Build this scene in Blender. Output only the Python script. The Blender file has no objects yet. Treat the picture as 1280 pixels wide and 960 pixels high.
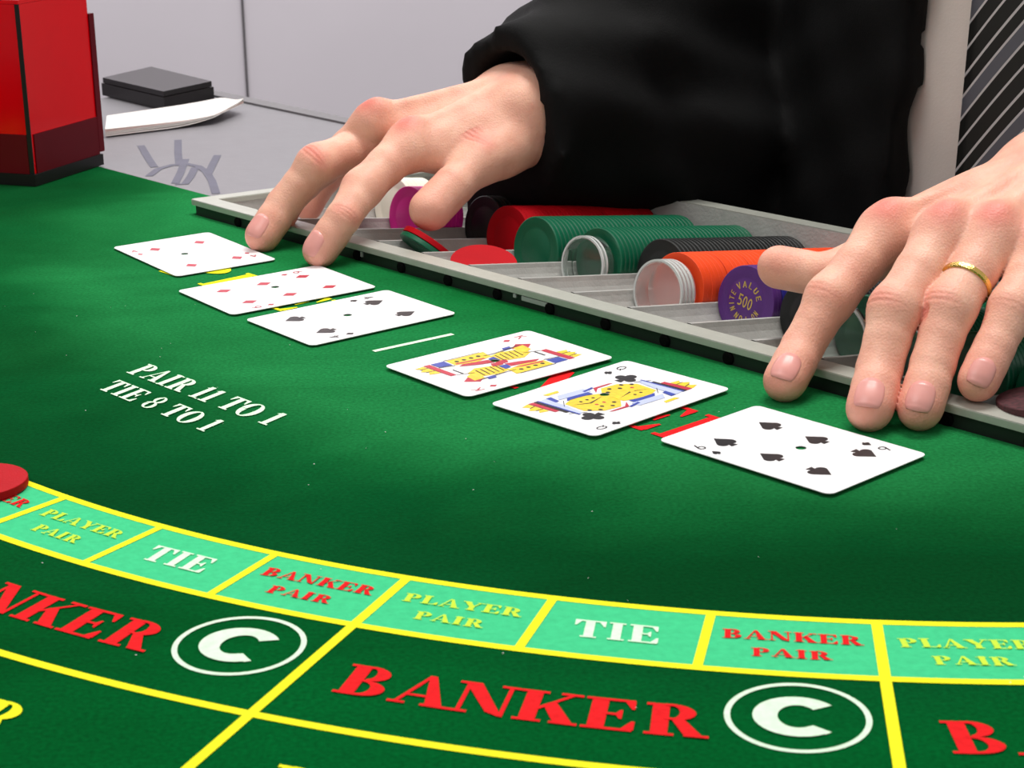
import bpy, bmesh, math, random
import numpy as np
from mathutils import Vector, Matrix
from mathutils.geometry import delaunay_2d_cdt

random.seed(7)
rng = np.random.default_rng(7)
PI = math.pi
SC = bpy.context.scene
COL = SC.collection

# ------------------------------------------------------------------ camera
F_PX = 2315.65
CAM = np.array([0.0, 0.0, 0.2583])
AX_R = np.array([0.9999, -0.0047, -0.0147])
AX_U = np.array([0.0154, 0.3052, 0.9522])
AX_W = np.cross(AX_U, AX_R); AX_W /= np.linalg.norm(AX_W)
AX_R = np.cross(AX_W, AX_U); AX_R /= np.linalg.norm(AX_R)
AX_U = np.cross(AX_R, AX_W)
cd = bpy.data.cameras.new('camera')
cam = bpy.data.objects.new('camera', cd); COL.objects.link(cam)
cd.sensor_fit = 'HORIZONTAL'; cd.sensor_width = 36.0
cd.lens = F_PX / 1280 * 36.0
cd.clip_start = 0.02; cd.clip_end = 50
cam.matrix_world = Matrix(((AX_R[0], AX_U[0], -AX_W[0], CAM[0]),
                           (AX_R[1], AX_U[1], -AX_W[1], CAM[1]),
                           (AX_R[2], AX_U[2], -AX_W[2], CAM[2]), (0, 0, 0, 1)))
cd.dof.use_dof = True; cd.dof.focus_distance = 0.93; cd.dof.aperture_fstop = 40
SC.camera = cam

# ------------------------------------------------------------------ world and light
w = bpy.data.worlds.new('world'); SC.world = w; w.use_nodes = True
w.node_tree.nodes['Background'].inputs[0].default_value = (1.0, 0.98, 0.96, 1)
w.node_tree.nodes['Background'].inputs[1].default_value = 0.50
def area(name, loc, target, sx, sy, power, color=(1, 1, 1)):
    l = bpy.data.lights.new(name, 'AREA'); l.shape = 'RECTANGLE'; l.size = sx; l.size_y = sy
    l.energy = power; l.color = color
    o = bpy.data.objects.new(name, l); COL.objects.link(o)
    o.location = loc
    d = Vector(target) - Vector(loc)
    o.rotation_euler = d.to_track_quat('-Z', 'Y').to_euler()
    return o
area('ceiling_or_fill_light', (0.25, 1.35, 1.75), (0.05, 0.95, 0), 0.9, 0.5, 31, (1, 0.97, 0.93))
area('ceiling_or_fill_light', (-0.9, 0.2, 1.85), (0.0, 0.95, 0), 1.0, 0.8, 11, (1, 0.97, 0.94))  # added front fill from the players' side, not a lamp of the room
area('ceiling_or_fill_light', (-0.5, 2.9, 1.6), (-0.6, 3.6, 0.1), 1.0, 0.5, 24, (1, 0.98, 0.97))  # added light that brightens the back wall, no real fixture
SC.view_settings.view_transform = 'Standard'
SC.view_settings.look = 'None'
SC.view_settings.exposure = 0.0
SC.view_settings.gamma = 1.0
SC.view_settings.use_curve_mapping = False

# ------------------------------------------------------------------ frames of reference on the table
def at(u, v, z=0.0):                      # a pixel's point on the level z
    d = AX_W + (u - 640) / F_PX * AX_R - (v - 480) / F_PX * AX_U
    return CAM + (z - CAM[2]) / d[2] * d
def at_y(u, v, y):                        # a pixel's point at depth y
    d = AX_W + (u - 640) / F_PX * AX_R - (v - 480) / F_PX * AX_U
    return CAM + y / d[1] * d
def chain(start, segs):                   # joints at true bone lengths: (u, v, length, +1 farther / -1 nearer)
    P = np.array(start, float); out = [P]
    for (u, v, L, s) in segs:
        d = AX_W + (u - 640) / F_PX * AX_R - (v - 480) / F_PX * AX_U
        A = d @ d; B = d @ (CAM - P); C_ = (CAM - P) @ (CAM - P) - L * L
        D = max(B * B - A * C_, 0)
        k = (-B + s * math.sqrt(D)) / A
        P = CAM + k * d; out.append(P)
    return out
TO = np.array([-0.2064, 1.1773]); TA = np.array([0.6634, -0.7482]); TB = np.array([0.7482, 0.6634])
def tr(s, t, z=0.0):                      # tray frame: s along the rim, t towards the dealer
    q = TO + s * TA + t * TB
    return np.array([q[0], q[1], z])
RC = np.array([0.1865, 1.112])            # centre of the printed arcs
def pol(deg, r, z=0.0):
    return np.array([RC[0] + r * math.cos(math.radians(deg)), RC[1] + r * math.sin(math.radians(deg)), z])

# ------------------------------------------------------------------ materials
MATS = {}
def srgb(r, g, b):
    f = lambda c: (c / 255 / 12.92) if c / 255 <= 0.04045 else ((c / 255 + 0.055) / 1.055) ** 2.4
    return (f(r), f(g), f(b), 1)
def mat(name, col, rough=0.5, metal=0.0, bump=0.0, bscale=200.0, var=0.0, vscale=30.0, sheen=0.0, trans=0.0, alpha=1.0, sss=0.0, ior=1.45, coat=0.0, spec=0.5):
    m = bpy.data.materials.new(name); m.use_nodes = True; MATS[name] = m
    nt = m.node_tree; b = nt.nodes['Principled BSDF']
    b.inputs['Base Color'].default_value = col; b.inputs['Roughness'].default_value = rough
    b.inputs['Metallic'].default_value = metal; b.inputs['IOR'].default_value = ior
    b.inputs['Sheen Weight'].default_value = sheen; b.inputs['Transmission Weight'].default_value = trans
    b.inputs['Alpha'].default_value = alpha; b.inputs['Coat Weight'].default_value = coat
    b.inputs['Subsurface Weight'].default_value = sss; b.inputs['Specular IOR Level'].default_value = spec
    tc = nt.nodes.new('ShaderNodeTexCoord')
    if var > 0:
        n = nt.nodes.new('ShaderNodeTexNoise'); n.inputs['Scale'].default_value = vscale; n.inputs['Detail'].default_value = 5
        r = nt.nodes.new('ShaderNodeValToRGB')
        c = np.array(col[:3])
        r.color_ramp.elements[0].position = 0.3; r.color_ramp.elements[1].position = 0.7
        r.color_ramp.elements[0].color = (*np.clip(c * (1 - var), 0, 1), 1); r.color_ramp.elements[1].color = (*np.clip(c * (1 + var), 0, 1), 1)
        nt.links.new(tc.outputs['Object'], n.inputs['Vector']); nt.links.new(n.outputs[0], r.inputs[0]); nt.links.new(r.outputs[0], b.inputs['Base Color'])
    if bump > 0:
        n2 = nt.nodes.new('ShaderNodeTexNoise'); n2.inputs['Scale'].default_value = bscale; n2.inputs['Detail'].default_value = 3
        bp = nt.nodes.new('ShaderNodeBump'); bp.inputs['Strength'].default_value = bump; bp.inputs['Distance'].default_value = 0.001
        nt.links.new(tc.outputs['Object'], n2.inputs['Vector']); nt.links.new(n2.outputs[0], bp.inputs['Height']); nt.links.new(bp.outputs[0], b.inputs['Normal'])
    return m

def felt_material():
    m = bpy.data.materials.new('felt'); m.use_nodes = True; MATS['felt'] = m
    nt = m.node_tree; b = nt.nodes['Principled BSDF']; L = nt.links
    tc = nt.nodes.new('ShaderNodeTexCoord')
    mp = nt.nodes.new('ShaderNodeMapping'); mp.inputs['Rotation'].default_value = (0, 0, math.radians(-25)); mp.inputs['Scale'].default_value = (1.0, 2.0, 1.0)
    L.new(tc.outputs['Object'], mp.inputs['Vector'])
    n1 = nt.nodes.new('ShaderNodeTexNoise'); n1.inputs['Scale'].default_value = 3.6; n1.inputs['Detail'].default_value = 6; n1.inputs['Roughness'].default_value = 0.6
    n1.inputs['Distortion'].default_value = 0.6
    L.new(mp.outputs[0], n1.inputs['Vector'])
    r1 = nt.nodes.new('ShaderNodeValToRGB'); r1.color_ramp.elements[0].position = 0.34; r1.color_ramp.elements[1].position = 0.68
    r1.color_ramp.elements[0].color = (0.60, 0.66, 0.64, 1); r1.color_ramp.elements[1].color = (1.35, 1.25, 1.3, 1)
    L.new(n1.outputs[0], r1.inputs[0])
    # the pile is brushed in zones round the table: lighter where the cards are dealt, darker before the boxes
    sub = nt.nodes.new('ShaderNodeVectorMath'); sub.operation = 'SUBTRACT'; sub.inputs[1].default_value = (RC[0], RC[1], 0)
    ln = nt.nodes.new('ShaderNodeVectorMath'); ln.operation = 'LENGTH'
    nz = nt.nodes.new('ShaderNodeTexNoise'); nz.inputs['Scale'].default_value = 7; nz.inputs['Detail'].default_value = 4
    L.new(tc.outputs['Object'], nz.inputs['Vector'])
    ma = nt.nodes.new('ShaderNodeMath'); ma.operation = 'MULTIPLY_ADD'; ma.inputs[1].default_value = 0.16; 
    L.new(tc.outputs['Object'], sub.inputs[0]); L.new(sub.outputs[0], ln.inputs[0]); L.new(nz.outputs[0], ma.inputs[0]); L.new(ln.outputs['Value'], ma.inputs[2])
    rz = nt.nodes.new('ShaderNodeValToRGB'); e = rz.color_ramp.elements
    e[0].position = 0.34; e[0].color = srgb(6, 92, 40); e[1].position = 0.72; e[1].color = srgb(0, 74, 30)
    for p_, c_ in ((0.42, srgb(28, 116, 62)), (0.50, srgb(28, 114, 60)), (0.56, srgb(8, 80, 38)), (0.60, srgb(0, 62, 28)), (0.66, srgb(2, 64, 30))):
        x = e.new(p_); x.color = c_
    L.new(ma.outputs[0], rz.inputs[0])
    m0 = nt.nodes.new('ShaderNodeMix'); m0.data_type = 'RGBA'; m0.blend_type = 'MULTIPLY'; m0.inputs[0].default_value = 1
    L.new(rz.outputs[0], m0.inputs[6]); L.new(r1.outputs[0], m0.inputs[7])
    n2 = nt.nodes.new('ShaderNodeTexNoise'); n2.inputs['Scale'].default_value = 600; n2.inputs['Detail'].default_value = 3
    L.new(tc.outputs['Object'], n2.inputs['Vector'])
    r2 = nt.nodes.new('ShaderNodeValToRGB'); r2.color_ramp.elements[0].position = 0.3; r2.color_ramp.elements[1].position = 0.72
    r2.color_ramp.elements[0].color = (0.72, 0.72, 0.72, 1); r2.color_ramp.elements[1].color = (1.2, 1.2, 1.2, 1)
    L.new(n2.outputs[0], r2.inputs[0])
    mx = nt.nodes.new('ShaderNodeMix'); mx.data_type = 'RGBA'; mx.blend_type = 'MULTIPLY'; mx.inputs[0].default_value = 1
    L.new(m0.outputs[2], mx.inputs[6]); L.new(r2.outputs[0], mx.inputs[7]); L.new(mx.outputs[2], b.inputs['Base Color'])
    bp = nt.nodes.new('ShaderNodeBump'); bp.inputs['Strength'].default_value = 0.35; bp.inputs['Distance'].default_value = 0.0004
    L.new(n2.outputs[0], bp.inputs['Height']); L.new(bp.outputs[0], b.inputs['Normal'])
    b.inputs['Roughness'].default_value = 1; b.inputs['Specular IOR Level'].default_value = 0.0
    b.inputs['Sheen Weight'].default_value = 0.25; b.inputs['Sheen Roughness'].default_value = 0.45; b.inputs['Sheen Tint'].default_value = srgb(90, 220, 120)
    return m
felt_material()

def skin_material():
    m = bpy.data.materials.new('skin'); m.use_nodes = True; MATS['skin'] = m
    nt = m.node_tree; b = nt.nodes['Principled BSDF']; L = nt.links
    at_ = nt.nodes.new('ShaderNodeAttribute'); at_.attribute_name = 'redness'
    tc = nt.nodes.new('ShaderNodeTexCoord')
    n = nt.nodes.new('ShaderNodeTexNoise'); n.inputs['Scale'].default_value = 70; n.inputs['Detail'].default_value = 5
    L.new(tc.outputs['Object'], n.inputs['Vector'])
    r = nt.nodes.new('ShaderNodeValToRGB'); r.color_ramp.elements[0].position = 0.3; r.color_ramp.elements[1].position = 0.7
    r.color_ramp.elements[0].color = srgb(226, 164, 142); r.color_ramp.elements[1].color = srgb(240, 188, 164)
    L.new(n.outputs[0], r.inputs[0])
    mx = nt.nodes.new('ShaderNodeMix'); mx.data_type = 'RGBA'; mx.inputs[7].default_value = srgb(220, 104, 94)
    L.new(at_.outputs['Fac'], mx.inputs[0]); L.new(r.outputs[0], mx.inputs[6]); L.new(mx.outputs[2], b.inputs['Base Color'])
    vo = nt.nodes.new('ShaderNodeTexVoronoi'); vo.inputs['Scale'].default_value = 900
    n3 = nt.nodes.new('ShaderNodeTexNoise'); n3.inputs['Scale'].default_value = 260; n3.inputs['Detail'].default_value = 4
    L.new(tc.outputs['Object'], vo.inputs['Vector']); L.new(tc.outputs['Object'], n3.inputs['Vector'])
    ad = nt.nodes.new('ShaderNodeMath'); ad.operation = 'ADD'; L.new(vo.outputs['Distance'], ad.inputs[0]); L.new(n3.outputs[0], ad.inputs[1])
    bp = nt.nodes.new('ShaderNodeBump'); bp.inputs['Strength'].default_value = 0.3; bp.inputs['Distance'].default_value = 0.0005
    L.new(ad.outputs[0], bp.inputs['Height']); L.new(bp.outputs[0], b.inputs['Normal'])
    b.inputs['Roughness'].default_value = 0.5; b.inputs['Specular IOR Level'].default_value = 0.35
    b.inputs['Subsurface Weight'].default_value = 0.25; b.inputs['Subsurface Radius'].default_value = (0.006, 0.0025, 0.0012); b.inputs['Subsurface Scale'].default_value = 1.0
    return m
skin_material()

mat('print_yellow', srgb(238, 238, 40), 0.9, bump=0.4, bscale=420, var=0.06, vscale=300, spec=0.1)
mat('print_lime', srgb(196, 232, 70), 0.9, bump=0.4, bscale=420, var=0.08, vscale=300, spec=0.1)
mat('print_mint', srgb(66, 194, 134), 0.95, bump=0.4, bscale=420, var=0.07, vscale=300, spec=0.1)
mat('print_red', srgb(222, 30, 34), 0.9, bump=0.4, bscale=420, var=0.1, vscale=300, spec=0.1)
mat('print_white', srgb(212, 244, 212), 0.9, bump=0.4, bscale=420, var=0.08, vscale=300, spec=0.1)
mat('tray_metal', srgb(176, 176, 172), 0.5, metal=0.2, bump=0.25, bscale=500, var=0.07, vscale=90)
mat('tray_rim', srgb(184, 186, 176), 0.4, metal=0.35, bump=0.15, bscale=500, var=0.04, vscale=120)
mat('black_plastic', srgb(24, 30, 26), 0.45, var=0.2, vscale=40)
mat('black_rubber', srgb(4, 4, 4), 0.8, var=0.2, vscale=40, spec=0.1)
mat('rim_white', srgb(226, 230, 228), 0.2, trans=0.2, var=0.02, vscale=60)
mat('steel', srgb(168, 168, 166), 0.45, metal=0.1, var=0.05, vscale=60)
mat('card_white', srgb(240, 240, 242), 0.35, var=0.01, vscale=20)
mat('card_red', srgb(190, 38, 62), 0.4, var=0.05, vscale=60)
mat('card_black', srgb(30, 26, 30), 0.4, var=0.1, vscale=60)
mat('card_yellow', srgb(240, 205, 50), 0.4, var=0.12, vscale=400)
mat('card_blue', srgb(50, 70, 165), 0.4, var=0.08, vscale=100)
mat('card_pale', srgb(190, 200, 232), 0.4, var=0.04, vscale=100)
mat('chip_green', srgb(0, 92, 62), 0.38, bump=0.1, bscale=900, var=0.08, vscale=60)
mat('chip_red', srgb(178, 4, 20), 0.6, bump=0.1, bscale=900, var=0.06, vscale=60, spec=0.15)
mat('chip_black', srgb(22, 24, 24), 0.42, bump=0.1, bscale=900, var=0.1, vscale=60)
mat('chip_orange', srgb(244, 76, 26), 0.45, bump=0.1, bscale=900, var=0.04, vscale=60)
mat('chip_purple', srgb(88, 44, 122), 0.4, bump=0.1, bscale=900, var=0.05, vscale=60)
mat('chip_blue', srgb(44, 40, 140), 0.4, bump=0.1, bscale=900, var=0.05, vscale=60)
mat('chip_pink', srgb(244, 40, 176), 0.4, bump=0.1, bscale=900, var=0.05, vscale=60)
mat('chip_cream', srgb(240, 236, 220), 0.45, bump=0.1, bscale=900, var=0.03, vscale=60)
mat('chip_maroon', srgb(70, 30, 36), 0.6, bump=0.1, bscale=900, var=0.6, vscale=500)
mat('gold_print', srgb(212, 182, 92), 0.4, metal=0.3, var=0.1, vscale=300)
mat('clear_plastic', srgb(225, 232, 228), 0.06, trans=0.97, ior=1.2, var=0.02, vscale=60)
mat('frosted_plastic', srgb(240, 222, 218), 0.25, trans=0.7, ior=1.3, var=0.02, vscale=60)
mat('board_grey', srgb(128, 126, 131), 0.45, bump=0.1, bscale=300, var=0.03, vscale=60)
mat('board_ink', srgb(86, 86, 104), 0.5, var=0.1, vscale=60)
mat('trim_grey', srgb(112, 110, 112), 0.4, var=0.04, vscale=60)
mat('shoe_red', srgb(245, 0, 16), 0.12, trans=0.15, ior=1.35, var=0.03, vscale=30)
mat('shoe_dark', srgb(96, 0, 16), 0.45, var=0.08, vscale=30, spec=0.2)
mat('shoe_card', srgb(225, 60, 60), 0.6, var=0.2, vscale=200)
mat('shoe_black', srgb(8, 4, 5), 0.5, var=0.1, vscale=30)
mat('suit', srgb(5, 5, 6), 0.8, bump=0.2, bscale=900, var=0.2, vscale=200, spec=0.25)
mat('shirt', srgb(232, 220, 212), 0.8, bump=0.2, bscale=700, var=0.04, vscale=30)
mat('nail', srgb(234, 158, 148), 0.36, var=0.04, vscale=120, coat=0.1, sss=0.1)
mat('nail_tip', srgb(240, 205, 185), 0.3, var=0.03, vscale=120)
mat('gold', srgb(232, 196, 110), 0.2, metal=1.0, bump=0.3, bscale=900, var=0.05, vscale=100)
mat('paper', srgb(248, 244, 240), 0.7, var=0.02, vscale=20)
mat('paper_pink', srgb(246, 218, 212), 0.7, var=0.05, vscale=40)
mat('wall_paint', srgb(222, 216, 224), 0.7, var=0.02, vscale=4)
mat('seam', srgb(96, 92, 96), 0.7, var=0.05, vscale=9)
mat('carpet', srgb(92, 88, 92), 1.0, bump=0.5, bscale=300, var=0.2, vscale=100)
mat('vinyl', srgb(24, 22, 22), 0.4, bump=0.2, bscale=200, var=0.1, vscale=20)
mat('wood', srgb(60, 34, 20), 0.4, var=0.25, vscale=12)
mat('dark_plastic', srgb(20, 14, 16), 0.35, var=0.15, vscale=20)

def tie_material():
    m = bpy.data.materials.new('tie_silk'); m.use_nodes = True; MATS['tie_silk'] = m
    nt = m.node_tree; b = nt.nodes['Principled BSDF']; L = nt.links
    uv = nt.nodes.new('ShaderNodeAttribute'); uv.attribute_name = 'stripe'
    r = nt.nodes.new('ShaderNodeValToRGB'); r.color_ramp.interpolation = 'CONSTANT'
    e = r.color_ramp.elements; e[0].position = 0; e[0].color = srgb(26, 26, 24); e[1].position = 0.16; e[1].color = srgb(205, 200, 200)
    for p_, c_ in ((0.20, srgb(26, 26, 24)), (0.44, srgb(205, 200, 200)), (0.48, srgb(26, 26, 24)), (0.70, srgb(205, 200, 200)), (0.74, srgb(96, 96, 104)), (0.94, srgb(205, 200, 200)), (0.98, srgb(26, 26, 24))):
        x = e.new(p_); x.color = c_
    fr = nt.nodes.new('ShaderNodeMath'); fr.operation = 'FRACT'; L.new(uv.outputs['Fac'], fr.inputs[0])
    L.new(fr.outputs[0], r.inputs[0]); L.new(r.outputs[0], b.inputs['Base Color']); b.inputs['Roughness'].default_value = 0.5
    return m
tie_material()

# ------------------------------------------------------------------ object helpers
def link_mesh(name, me, m, parent=None, smooth=False):
    if m: me.materials.append(MATS[m])
    if smooth: me.shade_smooth()
    o = bpy.data.objects.new(name, me); COL.objects.link(o)
    if parent is not None: o.parent = parent
    return o
def pyobj(name, V, Fc, m, parent=None, smooth=False):
    me = bpy.data.meshes.new(name); me.from_pydata([tuple(map(float, v)) for v in V], [], [tuple(map(int, f)) for f in Fc]); me.update()
    return link_mesh(name, me, m, parent, smooth)
def bmobj(name, bm, m, parent=None, smooth=False):
    me = bpy.data.meshes.new(name); bm.normal_update(); bm.to_mesh(me); bm.free()
    return link_mesh(name, me, m, parent, smooth)
def tag(o, label=None, cat=None, group=None, kind=None):
    if label: o['label'] = label
    if cat: o['category'] = cat
    if group: o['group'] = group
    if kind: o['kind'] = kind
    return o
def empty(name, loc, rz=0):
    o = bpy.data.objects.new(name, None); COL.objects.link(o); o.location = tuple(map(float, loc)); o.rotation_euler = (0, 0, rz)
    o.empty_display_size = 0.02
    return o
def bm_box(bm, M, sx, sy, sz, bevel=0.0):
    r = bmesh.ops.create_cube(bm, size=1.0)
    vs = r['verts']
    bmesh.ops.scale(bm, vec=(sx, sy, sz), verts=vs)
    if bevel:
        es = list({e for v in vs for e in v.link_edges})
        r2 = bmesh.ops.bevel(bm, geom=es, offset=bevel, segments=2, affect='EDGES', profile=0.5)
        vs = list({v for f in r2['faces'] for v in f.verts} | {v for v in vs if v.is_valid})
    bmesh.ops.transform(bm, matrix=M, verts=[v for v in vs if v.is_valid])
def prism(name, poly, z0, z1, m, parent=None):
    n = len(poly); V = [(p[0], p[1], z0) for p in poly] + [(p[0], p[1], z1) for p in poly]
    Fc = [tuple(range(n - 1, -1, -1)), tuple(range(n, 2 * n))] + [(i, (i + 1) % n, n + (i + 1) % n, n + i) for i in range(n)]
    o = pyobj(name, V, Fc, m, parent)
    return o
def lathe_mesh(name, prof, m, n=40, smooth=True):   # prof: (r, z) pairs, spun about z, closed loop when first == last
    V = []; Fc = []
    ring = []
    for (r, z) in prof:
        if r < 1e-7: ring.append([len(V)]); V.append((0, 0, z))
        else:
            ring.append(list(range(len(V), len(V) + n)))
            V += [(r * math.cos(2 * PI * k / n), r * math.sin(2 * PI * k / n), z) for k in range(n)]
    for a_, b_ in zip(ring[:-1], ring[1:]):
        for k in range(n):
            k2 = (k + 1) % n
            f = [a_[k % len(a_)], a_[k2 % len(a_)], b_[k2 % len(b_)], b_[k % len(b_)]]
            g = []
            for x in f:
                if x not in g: g.append(x)
            if len(g) > 2: Fc.append(g)
    me = bpy.data.meshes.new(name); me.from_pydata(V, [], Fc); me.update()
    if smooth:
        me.shade_smooth()
        try: me.set_sharp_from_angle(angle=math.radians(35))
        except Exception: pass
    me.materials.append(MATS[m])
    return me

# ------------------------------------------------------------------ the setting
def plane_box(name, c, s, m, kind='structure', parent=None):
    bm = bmesh.new(); bm_box(bm, Matrix.Translation(c), *s); o = bmobj(name, bm, m, parent)
    if kind: o['kind'] = kind
    return o
plane_box('floor', (0, 1.5, -0.785), (7, 7, 0.05), 'carpet')
wb = plane_box('wall_back', (0, 3.6, 0.5), (7, 0.06, 2.6), 'wall_paint')
seg = plane_box('panel_seam', (-0.500, 3.566, 0.5), (0.0035, 0.008, 2.6), 'seam', kind=None, parent=wb)
for x in (-1.72, 1.94, -2.94):
    o = seg.copy(); COL.objects.link(o); o.location.x += x + 0.5; o.parent = wb
plane_box('baseboard_back', (0, 3.56, -0.71), (7, 0.02, 0.1), 'trim_grey')
plane_box('wall_left', (-3.5, 1.5, 0.5), (0.06, 7, 2.6), 'wall_paint')

# ------------------------------------------------------------------ card table
table = empty('card_table', (RC[0], RC[1], -0.76))
tag(table, 'green felt baccarat table with yellow arcs, mint betting boxes and a grey dealer board', 'table')
TZ = Matrix.Translation((-RC[0], -RC[1], 0.76))      # children keep world coordinates through this
def tchild(o): o.matrix_parent_inverse = TZ; return o
# felt polygon: the arc round the players' side, then the straight dealer edge
FELT_T = 0.040
Rf = 0.80
# straight edge passes through tr(s, FELT_T): find both crossings with the circle
e0 = tr(0, FELT_T)[:2] - RC
bq = 2 * e0 @ TA; cq = e0 @ e0 - Rf * Rf; disc = math.sqrt(bq * bq - 4 * cq)
s0, s1 = (-bq - disc) / 2, (-bq + disc) / 2
pA = tr(s0, FELT_T)[:2]; pB = tr(s1, FELT_T)[:2]
aA = math.atan2(*(pA - RC)[::-1]); aB = math.atan2(*(pB - RC)[::-1])
if aB > aA: aB -= 2 * PI
if aA - aB > 0 and False: pass
aA2 = aA if aA > 0 else aA + 2 * PI        # left end angle (about 165 deg) going round by 180 to -138 to -60
arc = []
start, end = aA2, (aB + 2 * PI if aB < 0 else aB)
if end < start: end += 2 * PI
for k in range(97):
    a_ = start + (end - start) * k / 96
    arc.append((RC[0] + Rf * math.cos(a_), RC[1] + Rf * math.sin(a_)))
# the tray sits in a cut-out of the felt: notch polygon
def sl(t): return 0.18 * t
notch = [tr(0.70, FELT_T), tr(0.70, 0.0008), tr(0.001, 0.0008), tr(0.008, FELT_T)]
poly = arc + [tuple(q[:2]) for q in notch]
felt = tchild(prism('felt_top', poly, -0.012, 0.0, 'felt', table))
# grey dealer board beyond the felt
for g in ([tr(s0, FELT_T), tr(0.008, FELT_T), tr(0.043, 0.235), tr(0.085, 0.235), tr(0.085, 0.268), tr(s0 - 0.02, 0.285)],
          [tr(0.70, FELT_T), tr(s1, FELT_T), tr(s1 - 0.05, 0.285), tr(0.70, 0.275)]):
    board = tchild(prism('dealer_board', [q[:2] for q in g], -0.012, -0.0008, 'board_grey', table)); board['label'] = 'grey board on the dealer side of the table'
for g in ([tr(s0 - 0.02, 0.285), tr(0.085, 0.268), tr(0.085, 0.282), tr(s0 - 0.02, 0.300)], [tr(0.70, 0.275), tr(s1 - 0.05, 0.285), tr(s1 - 0.05, 0.300), tr(0.70, 0.290)]):
    tchild(prism('edge_trim', [q[:2] for q in g], -0.03, 0.001, 'trim_grey', table))
# rail round the players' side
V = []; Fc = []; prof = [(0.80, 0.0), (0.806, 0.02), (0.83, 0.034), (0.86, 0.034), (0.885, 0.015), (0.885, -0.03), (0.80, -0.03)]
for k in range(73):
    a_ = start + (end - start) * k / 72
    for (r, z) in prof: V.append((RC[0] + r * math.cos(a_), RC[1] + r * math.sin(a_), z))
n = len(prof)
for k in range(72):
    for j in range(n): Fc.append((k * n + j, k * n + (j + 1) % n, (k + 1) * n + (j + 1) % n, (k + 1) * n + j))
Fc += [tuple(range(n)), tuple(range(72 * n + n - 1, 72 * n - 1, -1))]
tchild(pyobj('arm_rail', V, Fc, 'vinyl', table, True))
tchild(prism('apron', [(RC[0] + (q[0] - RC[0]) * 0.96, RC[1] + (q[1] - RC[1]) * 0.96) for q in arc] , -0.14, -0.0405, 'wood', table))
for (s_, t_) in ((-0.05, -0.25), (0.62, -0.2)):
    q = tr(s_, t_)
    bm = bmesh.new(); bm_box(bm, Matrix.Translation((q[0], q[1], -0.45)), 0.14, 0.14, 0.62, 0.01); tchild(bmobj('leg', bm, 'wood', table))

# --- prints
ZP = 0.00025
def ring_print(name, a0, a1, r0, r1, m, z=ZP, n=0):
    n = n or max(4, int(abs(a1 - a0) * 2))
    V = []; Fc = []
    for k in range(n + 1):
        d = a0 + (a1 - a0) * k / n
        V += [pol(d, r0, z), pol(d, r1, z)]
    for k in range(n): Fc.append((2 * k, 2 * k + 1, 2 * k + 3, 2 * k + 2))
    return tchild(pyobj(name, V, Fc, m, table))
SEAT = 16.06
B0 = -193.4
Ra, Rb, Rcc, Rd = 0.5695, 0.6098, 0.6755, 0.7400
LW = 0.0017
ring_print('printed_line', B0, B0 + 7 * SEAT, Ra - LW, Ra + LW, 'print_yellow', n=160)
ring_print('printed_line', B0, B0 + 7 * SEAT, Rb - LW, Rb + LW, 'print_yellow', n=160)
ring_print('printed_line', B0, B0 + 7 * SEAT, Rcc - LW, Rcc + LW, 'print_yellow', n=160)
ring_print('printed_line', B0, B0 + 7 * SEAT, Rd - LW, Rd + LW, 'print_yellow', n=160)
def radial(deg, r0, r1, w=0.0017, z=ZP + 0.00006):
    d = math.radians(deg); t = np.array([-math.sin(d), math.cos(d), 0]) * w
    A = pol(deg, r0, z); B = pol(deg, r1, z)
    return tchild(pyobj('printed_line', [A - t, B - t, B + t, A + t], [(0, 1, 2, 3)], 'print_yellow', table))
for k in range(8): radial(B0 + k * SEAT, Ra, Rd, 0.0018)
for k in range(7):
    for j in (1, 2): radial(B0 + (k + j / 3) * SEAT, Ra, Rb, 0.0016)
    for j in range(3):
        ring_print('betting_box', B0 + (k + j / 3) * SEAT + 0.15, B0 + (k + (j + 1) / 3) * SEAT - 0.15, Ra + LW * 0.8, Rb - LW * 0.8, 'print_mint', z=0.00012, n=8)

# glyphs (cap height 1): convex polygons
def rect(x0, y0, x1, y1): return [(x0, y0), (x1, y0), (x1, y1), (x0, y1)]
def bowl(cx, cy, rxo, ryo, rxi, ryi, a0=-90, a1=90, n=14):
    o = []
    for k in range(n):
        t0 = math.radians(a0 + (a1 - a0) * k / n); t1 = math.radians(a0 + (a1 - a0) * (k + 1) / n)
        o.append([(cx + rxi * math.cos(t0), cy + ryi * math.sin(t0)), (cx + rxo * math.cos(t0), cy + ryo * math.sin(t0)),
                  (cx + rxo * math.cos(t1), cy + ryo * math.sin(t1)), (cx + rxi * math.cos(t1), cy + ryi * math.sin(t1))])
    return o
H = 0.07
def stem(x, w=0.25, foot=True, top=True):
    o = [rect(x, 0, x + w, 1)]
    if foot: o.append(rect(x - 0.09, 0, x + w + 0.09, H))
    if top: o.append(rect(x - 0.09, 1 - H, x + w + 0.09, 1))
    return o
GL = {}
GL['I'] = (0.50, stem(0.12))
GL['T'] = (0.86, stem(0.30, 0.25, True, False) + [rect(0.02, 1 - H, 0.84, 1), [(0.02, 0.68), (0.07, 0.68), (0.2, 0.95), (0.02, 0.95)], [(0.84, 0.68), (0.84, 0.95), (0.66, 0.95), (0.79, 0.68)]])
_e = stem(0.12) + [rect(0.1, 0, 0.78, H), [(0.8, 0.32), (0.75, 0.32), (0.6, 0.05), (0.8, 0.05)]]
GL['L'] = (0.82, list(_e))
GL['E'] = (0.84, _e + [rect(0.1, 1 - H, 0.76, 1), [(0.77, 0.7), (0.77, 0.95), (0.6, 0.95), (0.73, 0.7)], rect(0.3, 0.475, 0.56, 0.54), [(0.6, 0.37), (0.6, 0.65), (0.56, 0.65), (0.49, 0.51), (0.56, 0.37)]])
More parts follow.
